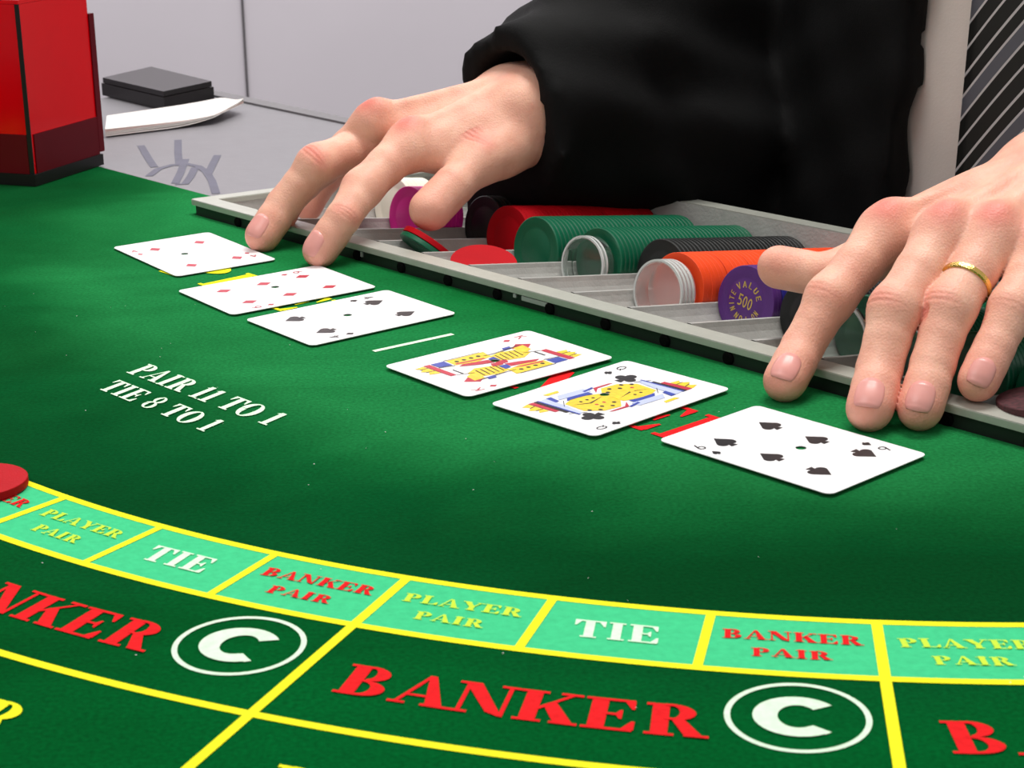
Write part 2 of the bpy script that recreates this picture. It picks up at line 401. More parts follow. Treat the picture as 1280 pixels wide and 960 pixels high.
GL['P'] = (0.80, stem(0.12) + bowl(0.40, 0.735, 0.37, 0.265, 0.13, 0.20) + [rect(0.3, 0.93, 0.42, 1), rect(0.3, 0.47, 0.42, 0.535)])
GL['R'] = (0.92, stem(0.12) + bowl(0.40, 0.745, 0.36, 0.255, 0.12, 0.19) + [rect(0.3, 0.93, 0.42, 1), rect(0.3, 0.49, 0.42, 0.555), [(0.40, 0.52), (0.60, 0.52), (0.90, 0.0), (0.62, 0.0)], rect(0.6, 0, 0.96, H)])
GL['B'] = (0.86, stem(0.12) + bowl(0.40, 0.755, 0.34, 0.245, 0.11, 0.18) + bowl(0.40, 0.265, 0.40, 0.265, 0.16, 0.20) + [rect(0.3, 0.93, 0.42, 1), rect(0.3, 0.47, 0.42, 0.53), rect(0.3, 0.0, 0.42, H)])
GL['A'] = (0.94, [[(0.08, 0), (0.15, 0), (0.47, 0.92), (0.43, 1.0)], [(0.42, 1), (0.54, 1), (0.88, 0), (0.60, 0)], rect(0.24, 0.28, 0.68, 0.345), rect(0.0, 0, 0.28, H), rect(0.52, 0, 0.97, H)])
GL['N'] = (0.96, [rect(0.12, 0, 0.19, 1), rect(0.78, 0.0, 0.85, 1), [(0.06, 1), (0.34, 1), (0.85, 0), (0.78, 0), (0.57, 0.1)], rect(0.02, 0, 0.3, H), rect(0.66, 1 - H, 0.96, 1), rect(0.0, 1 - H, 0.3, 1)])
GL['K'] = (0.96, stem(0.12) + [[(0.34, 0.36), (0.34, 0.46), (0.80, 0.97), (0.88, 0.97)], [(0.42, 0.56), (0.58, 0.72), (0.96, 0.0), (0.66, 0.0)], rect(0.58, 0, 1.0, H), rect(0.64, 1 - H, 0.98, 1)])
GL['Y'] = (0.92, [rect(0.36, 0, 0.60, 0.5), rect(0.27, 0, 0.69, H), [(0.05, 1), (0.34, 1), (0.6, 0.46), (0.36, 0.42)], [(0.50, 0.46), (0.57, 0.44), (0.84, 1), (0.77, 1)], rect(0.0, 1 - H, 0.4, 1), rect(0.64, 1 - H, 0.96, 1)])
GL['O'] = (0.98, bowl(0.48, 0.5, 0.46, 0.52, 0.20, 0.46, 0, 360, 28))
GL['1'] = (0.50, [rect(0.14, 0, 0.37, 1), rect(0.03, 0, 0.48, H), [(0.02, 0.86), (0.14, 0.86), (0.3, 1.0), (0.2, 1.0)]])
GL['8'] = (0.72, bowl(0.34, 0.75, 0.28, 0.26, 0.11, 0.20, 0, 360, 22) + bowl(0.34, 0.26, 0.32, 0.27, 0.13, 0.21, 0, 360, 22))
GL[' '] = (0.42, [])
# sans glyphs for the card indices, the chip and the bold C
GL['c'] = (1.0, bowl(0.5, 0.5, 0.56, 0.52, 0.25, 0.30, 42, 318, 26))
def sn(*p): return list(p)
GL['4s'] = (0.7, [rect(0.42, 0, 0.54, 1), rect(0.02, 0.26, 0.68, 0.37), [(0.02, 0.3), (0.16, 0.3), (0.54, 1), (0.42, 1)]])
GL['6s'] = (0.7, bowl(0.34, 0.3, 0.32, 0.31, 0.20, 0.20, 0, 360, 20) + [[(0.02, 0.33), (0.14, 0.33), (0.40, 1), (0.27, 1)]])
GL['Qs'] = (0.8, bowl(0.38, 0.5, 0.36, 0.5, 0.24, 0.39, 0, 360, 20) + [[(0.40, 0.28), (0.48, 0.34), (0.80, 0.02), (0.70, -0.06)]])
GL['Ks'] = (0.8, [rect(0.05, 0, 0.17, 1), [(0.17, 0.35), (0.17, 0.5), (0.62, 1.0), (0.76, 1.0)], [(0.3, 0.52), (0.4, 0.62), (0.80, 0), (0.66, 0)]])
GL['0'] = (0.62, bowl(0.29, 0.5, 0.27, 0.5, 0.13, 0.36, 0, 360, 16))
GL['5'] = (0.62, [rect(0.06, 0.86, 0.54, 1), rect(0.06, 0.48, 0.2, 0.9)] + bowl(0.24, 0.32, 0.32, 0.32, 0.18, 0.18, -130, 100, 14))
for ch, polys in {'F': [rect(0.06, 0, 0.22, 1), rect(0.06, 0.86, 0.58, 1), rect(0.06, 0.44, 0.5, 0.58)],
                  'U': [rect(0.04, 0.3, 0.2, 1), rect(0.42, 0.3, 0.58, 1)] + bowl(0.31, 0.3, 0.27, 0.3, 0.11, 0.14, 180, 360, 10),
                  'n': [rect(0.04, 0, 0.18, 1), rect(0.44, 0, 0.58, 1), [(0.04, 1), (0.2, 1), (0.58, 0), (0.42, 0)]],
                  'i': [rect(0.2, 0, 0.36, 1)], 't': [rect(0.22, 0, 0.38, 1), rect(0, 0.86, 0.6, 1)],
                  'e': [rect(0.06, 0, 0.22, 1), rect(0.06, 0.86, 0.56, 1), rect(0.06, 0.43, 0.48, 0.57), rect(0.06, 0, 0.56, 0.14)],
                  'o': bowl(0.3, 0.5, 0.29, 0.5, 0.14, 0.35, 0, 360, 14),
                  'v': [[(0, 1), (0.16, 1), (0.36, 0), (0.24, 0)], [(0.44, 1), (0.6, 1), (0.36, 0), (0.24, 0)]],
                  'a': [[(0, 0), (0.16, 0), (0.36, 1), (0.24, 1)], [(0.44, 0), (0.6, 0), (0.36, 1), (0.24, 1)], rect(0.14, 0.24, 0.46, 0.38)],
                  'l': [rect(0.06, 0, 0.22, 1), rect(0.06, 0, 0.54, 0.14)]}.items(): GL[ch] = (0.66, polys)

def word_polys(chars, track=0.04):
    x = 0; out = []
    for c in chars:
        wd, ps = GL[c]
        for p_ in ps: out.append([(x + a_, b_) for a_, b_ in p_])
        x += wd + track
    return out, x - track
def word(name, chars, P0, ang, length, height, m, parent, z=ZP + 0.00012, slant=0.0, track=0.04, keep=True):
    """flat print: baseline from P0 at angle ang, stretched to the given length and cap height"""
    ps, wd = word_polys(chars, track)
    ex = np.array([math.cos(ang), math.sin(ang)]); ey = np.array([-ex[1], ex[0]])
    V = []; Fc = []
    for p_ in ps:
        i = len(V)
        for (x, y) in p_:
            q = np.array(P0[:2]) + ex * (x / wd * length + slant * y * height) + ey * y * height
            V.append((q[0], q[1], z + 0.000008 * (i % 97) * 0.25))
        # keep the face turned upwards
        ar = sum(V[i + k][0] * V[i + (k + 1) % len(p_)][1] - V[i + (k + 1) % len(p_)][0] * V[i + k][1] for k in range(len(p_)))
        f = list(range(i, i + len(p_))); Fc.append(f if ar > 0 else f[::-1])
    o = pyobj(name, V, Fc, m, parent)
    return o
def arc_word(chars, deg_mid, r, length, height, m, slant=0.0):
    """straight word centred on a radial, read from the players' side (up = towards the dealer)"""
    d = math.radians(deg_mid)
    ang = d + PI / 2                      # baseline runs with growing angle
    mid = pol(deg_mid, r)[:2]
    P0 = mid - np.array([math.cos(ang), math.sin(ang)]) * length / 2
    # towards the centre is 'up': ey = rotate(ex, 90deg) = -radial
    return tchild(word('lettering', chars, P0, ang, length, height, m, table, slant=slant))
for k in range(7):
    base = B0 + k * SEAT
    c1, c2, c3 = base + SEAT / 6, base + SEAT / 2, base + SEAT * 5 / 6
    arc_word('PLAYER', c1, 0.5872, 0.0425, 0.0062, 'print_lime', -0.1)
    arc_word('PAIR', c1, 0.5990, 0.0245, 0.0058, 'print_lime', -0.1)
    arc_word('TIE', c2, 0.5962, 0.0285, 0.0125, 'print_white', -0.12)
    arc_word('BANKER', c3, 0.5872, 0.0443, 0.0066, 'print_red', -0.05)
    arc_word('PAIR', c3, 0.5990, 0.0250, 0.0058, 'print_red', -0.05)
    # BANKER band: six big letters, each turned on the arc
    for j, ch in enumerate('BANKER'):
        wd = GL[ch][0]
        am = base + 1.22 + (j + 0.5) * 1.70
        arc_word(ch, am, 0.6545, 0.0202 * wd * 1.0, 0.0190, 'print_red', -0.08)
    for j, ch in enumerate('PLAYER'):
        wd = GL[ch][0]
        am = base + 1.75 + (j + 0.5) * 1.60
        arc_word(ch, am, 0.7190, 0.0175 * wd, 0.0200, 'print_yellow', -0.08)
    # commission circle with a C
    cc = pol(base + 13.63, 0.6372)
    V = []; Fc = []
    for j in range(48):
        a_ = 2 * PI * j / 48
        for rr in (0.0196, 0.0214): V.append((cc[0] + rr * math.cos(a_), cc[1] + rr * math.sin(a_), ZP + 0.0001))
    for j in range(48): Fc.append((2 * j, 2 * j + 1, 2 * ((j + 1) % 48) + 1, 2 * ((j + 1) % 48)))
    tchild(pyobj('printed_circle', V, Fc, 'print_white', table))
    arc_word('c', base + 13.63, 0.6372 + 0.0118, 0.0235, 0.0236, 'print_white', 0.0)
# pay lines and the two big words under the cards
def px_word(chars, p0, p1, up, m, slant=None, track=0.04):
    A = at(*p0)[:2]; B = at(*p1)[:2]; U = at(p0[0] + up[0], p0[1] + up[1])[:2] - A
    d = B - A; L_ = np.linalg.norm(d); ex = d / L_; ey = np.array([-ex[1], ex[0]])
    h = U @ ey; s_ = (U @ ex) / h
    return tchild(word('lettering', chars, A, math.atan2(d[1], d[0]), L_, h, m, table, slant=s_, track=track))
px_word('PAIR 11 TO 1', (157, 466), (333, 533), (29, -10.5), 'print_white')
px_word('TIE 8 TO 1', (121, 486), (255, 541), (28, -10.5), 'print_white')
def grow(chars, sA, tA, length, height, m, track=0.12):
    A = tr(sA, tA)[:2]
    return tchild(word('lettering', chars, A, math.atan2(TA[1], TA[0]), length, height, m, table, track=track))
BIG = []
def st_of(q):
    d = np.array(q[:2]) - TO; return np.array([d @ TA, d @ TB])
for ch, s_ in zip('PLAYER', (0.116, 0.157, 0.180, 0.201, 0.219, 0.2385)): grow(ch, s_, -0.096, 0.034 if ch == 'P' else 0.020, 0.034, 'print_yellow')
for ch, s_, w_ in zip('BANKER', (0.3590, 0.3830, 0.4105, 0.4600, 0.4790, 0.5060), (0.022, 0.026, 0.036, 0.0185, 0.0245, 0.030)): grow(ch, s_, -0.0965, w_, 0.036, 'print_red')
A_, B_ = at(467, 439.5), at(566, 418)
d_ = B_ - A_; n_ = np.array([-d_[1], d_[0], 0]) / np.linalg.norm(d_) * 0.0016; zz = np.array([0, 0, ZP])
tchild(pyobj('printed_line', [A_ - n_ + zz, B_ - n_ + zz, B_ + n_ + zz, A_ + n_ + zz], [(0, 1, 2, 3)], 'print_white', table))
V = []; Fc = []
for k in range(60):
    d = random.uniform(-165, -92); r_ = random.uniform(0.30, 0.66); c_ = pol(d, r_, 0.0006); w_ = random.uniform(0.00018, 0.0004)
    i = len(V); V += [(c_[0] - w_, c_[1], c_[2]), (c_[0], c_[1] - w_ * 0.6, c_[2] + w_ * 0.5), (c_[0] + w_, c_[1], c_[2]), (c_[0], c_[1] + w_ * 0.6, c_[2] + w_ * 0.6)]; Fc.append((i, i + 1, i + 2, i + 3))
o = tchild(pyobj('lint', V, Fc, 'paper', table)); o['kind'] = 'stuff'
# ship's-wheel like drawing on the grey board
def stroke(pts, w, z, name, m, par):
    V = []; Fc = []
    for i, p_ in enumerate(pts):
        a_ = np.array(pts[max(i - 1, 0)]); b_ = np.array(pts[min(i + 1, len(pts) - 1)])
        d = (b_ - a_)[:2]; d = d / np.linalg.norm(d); n2 = np.array([-d[1], d[0]]) * w / 2
        V += [(p_[0] - n2[0], p_[1] - n2[1], z), (p_[0] + n2[0], p_[1] + n2[1], z)]
    for i in range(len(pts) - 1): Fc.append((2 * i, 2 * i + 2, 2 * i + 3, 2 * i + 1))
    return tchild(pyobj(name, V, Fc, m, par))
for pl in ([(176, 181), (186, 198), (193, 208)], [(222.5, 174), (222.5, 190), (224, 206)], [(272, 193), (266, 204), (260, 217)],
           [(186, 219), (198, 210), (216, 205), (234, 204), (248, 207), (258, 214), (265, 225), (270, 241)],
           [(232, 198), (226, 214), (219, 228)], [(244, 208), (238, 220), (231, 229), (219, 229)]):
    o = stroke([at(*q) for q in pl], 0.0058, -0.0006 + 0.00001 * pl[0][0] / 20, 'drawn_stroke', 'board_ink', table)

# ------------------------------------------------------------------ chip tray
ZR = 0.010
tray = empty('chip_tray', tr(0.34, 0.11, -0.04)); TI = Matrix.Translation(-tray.location)
tag(tray, 'long grey metal chip tray with angled troughs set into the table edge', 'chip tray')
def trc(o): o.matrix_parent_inverse = TI; return o
PITCH = 0.041; S_D = 0.2635; K0, K1 = -5, 10          # dividers at S_D + k * PITCH
RT = 0.0198
def zc(t): return 0.0065 - 0.152 * (t - 0.07)
def smid(k): return S_D + (k + 0.5) * PITCH           # trough between divider k and k + 1
T_IN0, T_IN1 = 0.0125, 0.210
S_L, S_R = S_D + K0 * PITCH, S_D + K1 * PITCH
V = []; Fc = []
NT = 24; per = 16; NS = (K1 - K0) * per
xs = []
for k in range(K0, K1):
    for j in range(per):
        # denser near the dividers
        u_ = j / per
        xs.append((k, u_))
xs.append((K1, 0.0))
def trough_z(u_, t):
    x = (u_ - 0.5) * PITCH
    zd = zc(t) - 0.0048
    if abs(x) >= RT * 0.97: return zd
    return min(zd, zc(t) - math.sqrt(max(RT * RT - x * x, 0)))
US = [0, 0.03, 0.0305, 0.05, 0.09, 0.15, 0.22, 0.30, 0.40, 0.5, 0.60, 0.70, 0.78, 0.85, 0.91, 0.95, 0.9695, 0.97]
SS = [(k, u_) for k in range(K0, K1) for u_ in US] + [(K1, 0)]
ts_ = np.linspace(T_IN0, T_IN1, NT)
for (k, u_) in SS:
    for t in ts_: V.append(tr(S_D + (k + u_) * PITCH, t, trough_z(u_, t)))
for i in range(len(SS) - 1):
    for j in range(NT - 1): Fc.append((i * NT + j, (i + 1) * NT + j, (i + 1) * NT + j + 1, i * NT + j + 1))
# underside closes the body
trc(pyobj('trough_floor', V, Fc, 'tray_metal', tray, False))
# inner walls
def wallstrip(name, pts_top, pts_bot, m='tray_metal'):
    V = list(pts_top) + list(pts_bot); n = len(pts_top)
    return trc(pyobj(name, V, [(i, i + 1, n + i + 1, n + i) for i in range(n - 1)], m, tray))
wallstrip('front_wall', [tr(0.009, T_IN0, ZR), tr(S_R, T_IN0, ZR)], [tr(0.009, T_IN0, -0.012), tr(S_R, T_IN0, -0.012)])
wallstrip('back_wall', [tr(0.04, T_IN1, ZR), tr(S_R, T_IN1 + 0.012, ZR)], [tr(0.04, T_IN1, -0.042), tr(S_R, T_IN1, -0.042)])
wallstrip('side_wall', [tr(0.013, T_IN0, ZR), tr(0.046, T_IN1, ZR)], [tr(0.018, T_IN0, -0.012), tr(0.05, T_IN1, -0.042)])
trc(pyobj('trough_floor', [tr(0.018, T_IN0, -0.004), tr(S_L + 0.0008, T_IN0, zc(T_IN0) - 0.0048), tr(S_L + 0.0008, T_IN1, zc(T_IN1) - 0.0048), tr(0.05, T_IN1, -0.034)], [(0, 1, 2, 3)], 'tray_metal', tray))
wallstrip('side_wall', [tr(S_R, T_IN0, ZR), tr(S_R, T_IN1 + 0.012, ZR)], [tr(S_R, T_IN0, -0.012), tr(S_R, T_IN1 + 0.012, -0.042)])
# rim frame: outer and inner quads, 3.5 mm thick
def tback(s): return T_IN1 + 0.012 + 0.02 * s
SRO = S_R + 0.012
out = [tr(0, 0), tr(SRO, 0), tr(SRO, tback(SRO)), tr(0.040, tback(0.04))]
inn = [tr(0.0135, T_IN0), tr(S_R, T_IN0), tr(S_R, tback(S_R) - 0.011), tr(0.050, tback(0.05) - 0.011)]
def rounded(P, rad, n=6):
    R_ = []
    m_ = len(P)
    for i in range(m_):
        p0, p1, p2 = P[i - 1][:2], P[i][:2], P[(i + 1) % m_][:2]
        d0 = (p0 - p1) / np.linalg.norm(p0 - p1); d1 = (p2 - p1) / np.linalg.norm(p2 - p1)
        for j in range(n + 1):
            q = j / n
            R_.append(p1 + d0 * rad * (1 - q) ** 2 + d1 * rad * q ** 2)
    return R_
ro, ri = rounded(out, 0.003), rounded(inn, 0.003)
n = len(ro)
V = []
for z, P, off in ((ZR - 0.0036, ro, 0), (ZR - 0.0006, ro, 0), (ZR, ro, 0.0006), (ZR, ri, -0.0004), (ZR - 0.0006, ri, 0), (ZR - 0.0036, ri, 0)):
    c_ = np.mean(np.array(P), axis=0)
    for p_ in P:
        d = (c_ - p_); d = d / np.linalg.norm(d)
        V.append((*(p_ + d * off), z))
Fc = []
for L_ in range(6):
    a0 = L_ * n; b0 = ((L_ + 1) % 6) * n
    for i in range(n): Fc.append((a0 + i, a0 + (i + 1) % n, b0 + (i + 1) % n, b0 + i))
trc(pyobj('rim', V, Fc, 'tray_rim', tray))
# skirt below the rim
g0 = [tr(0.0045, 0.0014), tr(SRO - 0.005, 0.0014), tr(SRO - 0.005, T_IN1 + 0.008), tr(0.044, T_IN1 + 0.008)]
g1 = [tr(0.008, 0.0040), tr(SRO - 0.007, 0.0040), tr(SRO - 0.007, T_IN1 + 0.006), tr(0.047, T_IN1 + 0.006)]
V = [(*q[:2], z) for q in g0 for z in (-0.04, ZR - 0.003)] + [(*q[:2], z) for q in g1 for z in (-0.04, ZR - 0.003)]
Fc = []
for i in range(4):
    j = (i + 1) % 4
    Fc += [(2 * i, 2 * j, 2 * j + 1, 2 * i + 1), (8 + 2 * i, 8 + 2 * i + 1, 8 + 2 * j + 1, 8 + 2 * j), (2 * i + 1, 2 * j + 1, 8 + 2 * j + 1, 8 + 2 * i + 1)]
trc(pyobj('skirt', V, Fc, 'black_plastic', tray))
# rubber bumpers along the skirt
bump_me = lathe_mesh('bumper', [(0, 0), (0.0024, 0), (0.0033, -0.0008), (0.0035, -0.0034), (0, -0.0034)], 'black_rubber', 20)
for k in range(-5, 10):
    q = tr(S_D + (k - 0.13) * PITCH, -0.0002, 0.0028)
    o = bpy.data.objects.new('bumper', bump_me); COL.objects.link(o); o.parent = tray; o.matrix_parent_inverse = TI
    o.location = q; o.rotation_euler = (PI / 2, 0, math.atan2(TA[1], TA[0]))
def skirt_plate(name, s_, z_, w_, h_, m, par=tray):
    bm = bmesh.new()
    M = Matrix.Translation(tr(s_, 0.0010, z_)) @ Matrix.Rotation(math.atan2(TA[1], TA[0]), 4, 'Z')
    bm_box(bm, M, w_, 0.0012, h_, 0.0002); return trc(bmobj(name, bm, m, par))
lk = skirt_plate('lock_plate', 0.329, 0.0046, 0.020, 0.0026, 'steel')
skirt_plate('screw', 0.3135, 0.0048, 0.0022, 0.0022, 'steel'); skirt_plate('screw', 0.181, 0.0042, 0.0016, 0.003, 'steel'); skirt_plate('screw', 0.509, 0.0036, 0.0024, 0.003, 'steel')

# ------------------------------------------------------------------ chips
TILT = math.atan(0.152)
EZ = np.array([TB[0] * math.cos(TILT), TB[1] * math.cos(TILT), -math.sin(TILT)])       # stack axis, away from the players
EX = np.array([TA[0], TA[1], 0.0]); EY = np.cross(EZ, EX)
RCH = 0.0190; TH = 0.0033
def chip_mesh(name, m, bev, r=RCH, th=TH, inset=True):
    p_ = [(0, 0)]
    if inset: p_ += [(r * 0.60, 0), (r * 0.62, 0.0002), (r * 0.70, 0.0002), (r * 0.72, 0)]
    p_ += [(r - bev, 0), (r, bev), (r, th - bev), (r - bev, th), (0, th)]
    return lathe_mesh(name, p_, m, 40)
CM = {c: chip_mesh('casino_chip', 'chip_' + c, b_) for c, b_ in (('green', 0.0006), ('black', 0.0006), ('red', 0.0002), ('orange', 0.0002), ('purple', 0.0003), ('blue', 0.0003), ('pink', 0.0003), ('cream', 0.0003), ('maroon', 0.0003))}
def axis_matrix(P, ez, spin=0.0, ex=None):
    ez = np.array(ez) / np.linalg.norm(ez)
    if ex is None: ex = EX
    ex = np.array(ex) - ez * (np.array(ex) @ ez); ex /= np.linalg.norm(ex); ey = np.cross(ez, ex)
    return Matrix(((ex[0], ey[0], ez[0], P[0]), (ex[1], ey[1], ez[1], P[1]), (ex[2], ey[2], ez[2], P[2]), (0, 0, 0, 1))) @ Matrix.Rotation(spin, 4, 'Z')
def stack(colour, k, t0, t1, label, group, seam=0, seam_w=0.0008, front_label=None, step=0.00336, jit=0.00012):
    t = t0; i = 0; first = None
    while t < t1:
        c = tr(smid(k) + random.uniform(-jit, jit), t, zc(t) - (RT - RCH) / math.cos(TILT) * 0.95 + random.uniform(0, jit))
        o = bpy.data.objects.new('casino_chip', CM[colour]); COL.objects.link(o)
        o.matrix_world = axis_matrix(c, EZ, random.uniform(0, 6))
        if i == 0 and front_label: tag(o, front_label, 'casino chip', group); first = o
        else: tag(o, label, 'casino chip', group)
        t += step * math.cos(TILT); i += 1
        if seam and i % seam == 0: t += seam_w
    return first
stack('red', -2, 0.095, 0.207, 'red chip standing in the long red row at the far left of the tray', 'red chips in the far left row', seam=10, front_label='red chip at the near end of the long red row')
stack('green', -1, 0.080, 0.200, 'green chip standing in the row between the red row and the second green row', 'green chips in the first green row', seam=20, front_label='green chip with a pressed ring, near end of the first green row')
stack('green', 0, 0.0905, 0.207, 'green chip standing in the row just behind the clear round spacer', 'green chips in the second green row', seam=20)
stack('black', 1, 0.100, 0.207, 'black chip standing in the row between the green and the orange rows', 'black chips in the row beside the orange', seam=20)
stack('orange', 2, 0.069, 0.207, 'orange chip standing in the single orange row of the tray', 'orange chips in the orange row', seam=6, seam_w=0.0006)
pf = stack('purple', 3, 0.077, 0.0830, 'plain purple chip behind the printed one', 'purple chips', front_label='purple chip with gold lettering facing the players')
stack('blue', 3, 0.0843, 0.098, 'dark blue chip standing behind the purple printed chip', 'blue chips behind the purple ones')
stack('black', 4, 0.078, 0.150, 'black chip in the row behind the index finger of the hand with the ring', 'black chips behind the ringed hand')
stack('green', 5, 0.070, 0.150, 'green chip in the row under the hand with the ring, behind the clear disc', 'green chips under the ringed hand')
stack('green', 6, 0.066, 0.150, 'green chip in the row seen between the ring finger and the little finger', 'green chips between ring and little finger')
stack('green', 7, 0.040, 0.150, 'green chip in the row at the right edge, behind the little finger', 'green chips at the right edge')
stack('green', 8, 0.040, 0.120, 'green chip in the rightmost row of the tray, past the little finger', 'green chips in the rightmost row')
stack('black', -3, 0.112, 0.207, 'black chip in the row under the thumb, left of the red row', 'black chips under the thumb')
stack('pink', -4, 0.084, 0.112, 'pink chip standing under the thumb tip at the left of the tray', 'pink chips', front_label='bright pink chip facing the players under the thumb')
stack('cream', -5, 0.104, 0.124, 'cream chip standing behind the pink chips', 'cream chips behind the pink ones')
# lettering on the purple chip (front face looks along -EZ)
def ring_text(chars, a0, a1, rad, h):
    ps_all = []
    n = len(chars)
    for i, c in enumerate(chars):
        wd, ps = GL[c]; a_ = math.radians(a0 + (a1 - a0) * (i + 0.5) / n)
        u_ = np.array([math.cos(a_), math.sin(a_)]); tt = np.array([u_[1], -u_[0]])
        cell = abs(math.radians((a1 - a0) / n)) * rad * 0.92
        for p_ in ps: ps_all.append([tuple(u_ * (rad + y * h) + tt * ((x / wd - 0.5) * cell)) for x, y in p_])
    return ps_all
pp = ring_text('valUe', 150, 20, 0.0075, 0.0034) + ring_text('no', 350, 318, 0.0075, 0.0034) + ring_text('FUn', 300, 240, 0.0075, 0.0034) + ring_text('nite', 232, 160, 0.0075, 0.0034)
ps5, w5 = word_polys('500'); pp += [[((x - w5 / 2) * 0.0052, (y - 0.5) * 0.0062) for x, y in p_] for p_ in ps5]
V = []; Fc = []
for p_ in pp:
    i = len(V); V += [(x, -y, -0.00015) for x, y in p_]; Fc.append(list(range(i, i + len(p_))))
# front face normal is -z of the chip, x flipped so that it reads from outside
lt = pyobj('lettering', V, Fc, 'gold_print', pf)
q_ = pf.matrix_world.copy()
pf.matrix_world = axis_matrix(q_.translation, EZ, math.radians(12))
pf.data = CM['purple']
# loose chips in the near part of the troughs
def loose(colour, P, ez, label, m=None):
    o = bpy.data.objects.new('casino_chip', m or CM[colour]); COL.objects.link(o); o.matrix_world = axis_matrix(P, ez)
    return tag(o, label, 'casino chip')
loose('red', tr(smid(-1) - 0.001, 0.041, 0.0008), (-0.12 * TB[0] + 0.25 * TA[0], -0.12 * TB[1] + 0.25 * TA[1], 0.9), 'red chip lying flat at the near end of the first green row')
nrm = 0.56 * AX_R + 0.80 * AX_U + 0.12 * AX_W
cpos = at_y(537, 312, 1.052)
loose('green', cpos - nrm / np.linalg.norm(nrm) * 0.0036, nrm, 'green chip leaning on edge together with a red chip')
loose('red', cpos, nrm, 'red chip leaning on edge against a green chip')
rp = at(-26, 611, 0)
o = loose('red', (rp[0], rp[1], 0.0006), (0, 0, 1), 'red chip lying flat on the felt at the left edge, on a betting box')
loose('maroon', tr(smid(8) + 0.004, 0.026, 0.0105), (-0.1, 0.05, 1), 'dark speckled chip lying by the tray rim at the right edge')

# clear round spacers
def cup_mesh(r, depth, wall, m):
    return lathe_mesh('chip_spacer', [(0, depth), (r, depth), (r, 0), (r - 0.0004, -0.0002), (r - wall, 0), (r - wall, depth - 0.0014), (0, depth - 0.0014)], m, 44)
def spacer(k, t, r, depth, m, label, rings=0):
    q = tr(smid(k), t, zc(t) - (RT - r) * 0.98)
    e = empty('chip_spacer', (0, 0, 0)); e.matrix_world = axis_matrix(q, EZ)
    tag(e, label, 'spacer', 'round plastic spacers')
    me = cup_mesh(r, depth, 0.0014, m); o = bpy.data.objects.new('cup', me); COL.objects.link(o); o.parent = e
    rm = lathe_mesh('rim_ring', [(r - 0.0008, -0.0003), (r + 0.0003, -0.0003), (r + 0.0003, 0.0009), (r - 0.0008, 0.0009), (r - 0.0008, -0.0003)], 'rim_white', 44)
    o2 = bpy.data.objects.new('rim_ring', rm); COL.objects.link(o2); o2.parent = e
    for j in range(rings):
        o3 = bpy.data.objects.new('rim_ring', rm); COL.objects.link(o3); o3.parent = e; o3.location = (0, 0, (j + 1) * 0.0028)
    return e
spacer(0, 0.0785, 0.0166, 0.0085, 'clear_plastic', 'clear grey plastic spacer at the near end of the second green row', 1)
spacer(2, 0.0545, 0.0172, 0.0105, 'frosted_plastic', 'frosted pinkish plastic spacer at the near end of the orange row', 3)
spacer(5, 0.048, 0.0180, 0.0030, 'clear_plastic', 'thin clear disc with a bright edge seen between index and middle finger')
spacer(6, 0.040, 0.0180, 0.0110, 'clear_plastic', 'clear plastic spacer seen between middle and ring finger')

# ------------------------------------------------------------------ playing cards
CARDS = [  # x, y, X-axis angle, hole, kind, suit, label
    (-0.1866, 1.0639, 0.6075 - PI / 2, (-0.0039, -0.0037), '4', 'D', 'four of diamonds laid sideways, farthest from the camera', 0.0005),
    (-0.1272, 0.9781, 0.6287, (0.0022, 0.0062), '6', 'D', 'six of diamonds, second card from the left', 0.0006),
    (-0.0823, 0.9200, 0.6677, (0.0012, 0.0052), '4', 'S', 'four of spades beside the short white line', 0.0006),
    (-0.0057, 0.8348, 0.6884, (0.0015, 0.0053), 'K', 'D', 'red court card with diamonds, right of the short white line', 0.0010),
    (0.0440, 0.7803, 0.7655, (0.0017, 0.0058), 'Q', 'C', 'queen of clubs lying between the red court card and the six of spades', 0.0010),
    (0.1133, 0.7107, 0.7461 - PI / 2, (0.0019, 0.0041), '6', 'S', 'six of spades laid sideways, nearest to the camera', 0.0009)]
CL, CW, CR = 0.0889, 0.0635, 0.0035
def card_outline():
    P = []
    for (cx, cy, a0) in ((CL / 2 - CR, CW / 2 - CR, 0), (-CL / 2 + CR, CW / 2 - CR, 90), (-CL / 2 + CR, -CW / 2 + CR, 180), (CL / 2 - CR, -CW / 2 + CR, 270)):
        for j in range(7):
            a_ = math.radians(a0 + 90 * j / 6); P.append((cx + CR * math.cos(a_), cy + CR * math.sin(a_)))
    return P
def diamond(c, s): x, y = c; return [[(x - s, y), (x, y - s * 0.78), (x + s, y), (x, y + s * 0.78)]]
def disc(cx, cy, r, n=14, sx=1): return [(cx + r * sx * math.cos(2 * PI * k / n), cy + r * math.sin(2 * PI * k / n)) for k in range(n)]
def spade(c, s, d):      # d = +1 tip towards +x
    x, y = c
    o = [disc(x - d * 0.22 * s, y - 0.42 * s, 0.44 * s), disc(x - d * 0.22 * s, y + 0.42 * s, 0.44 * s),
         [(x + d * s, y), (x - d * 0.02 * s, y - 0.82 * s), (x - d * 0.45 * s, y), (x - d * 0.02 * s, y + 0.82 * s)],
         [(x - d * 0.2 * s, y - 0.06 * s), (x - d * 0.2 * s, y + 0.06 * s), (x - d * s, y + 0.34 * s), (x - d * s, y - 0.34 * s)]]
    return o
def club(c, s, d):
    x, y = c
    return [disc(x + d * 0.5 * s, y, 0.45 * s), disc(x - d * 0.12 * s, y - 0.48 * s, 0.45 * s), disc(x - d * 0.12 * s, y + 0.48 * s, 0.45 * s), disc(x + d * 0.1 * s, y, 0.25 * s),
            [(x, y - 0.1 * s), (x, y + 0.1 * s), (x - d * s, y + 0.34 * s), (x - d * s, y - 0.34 * s)]]
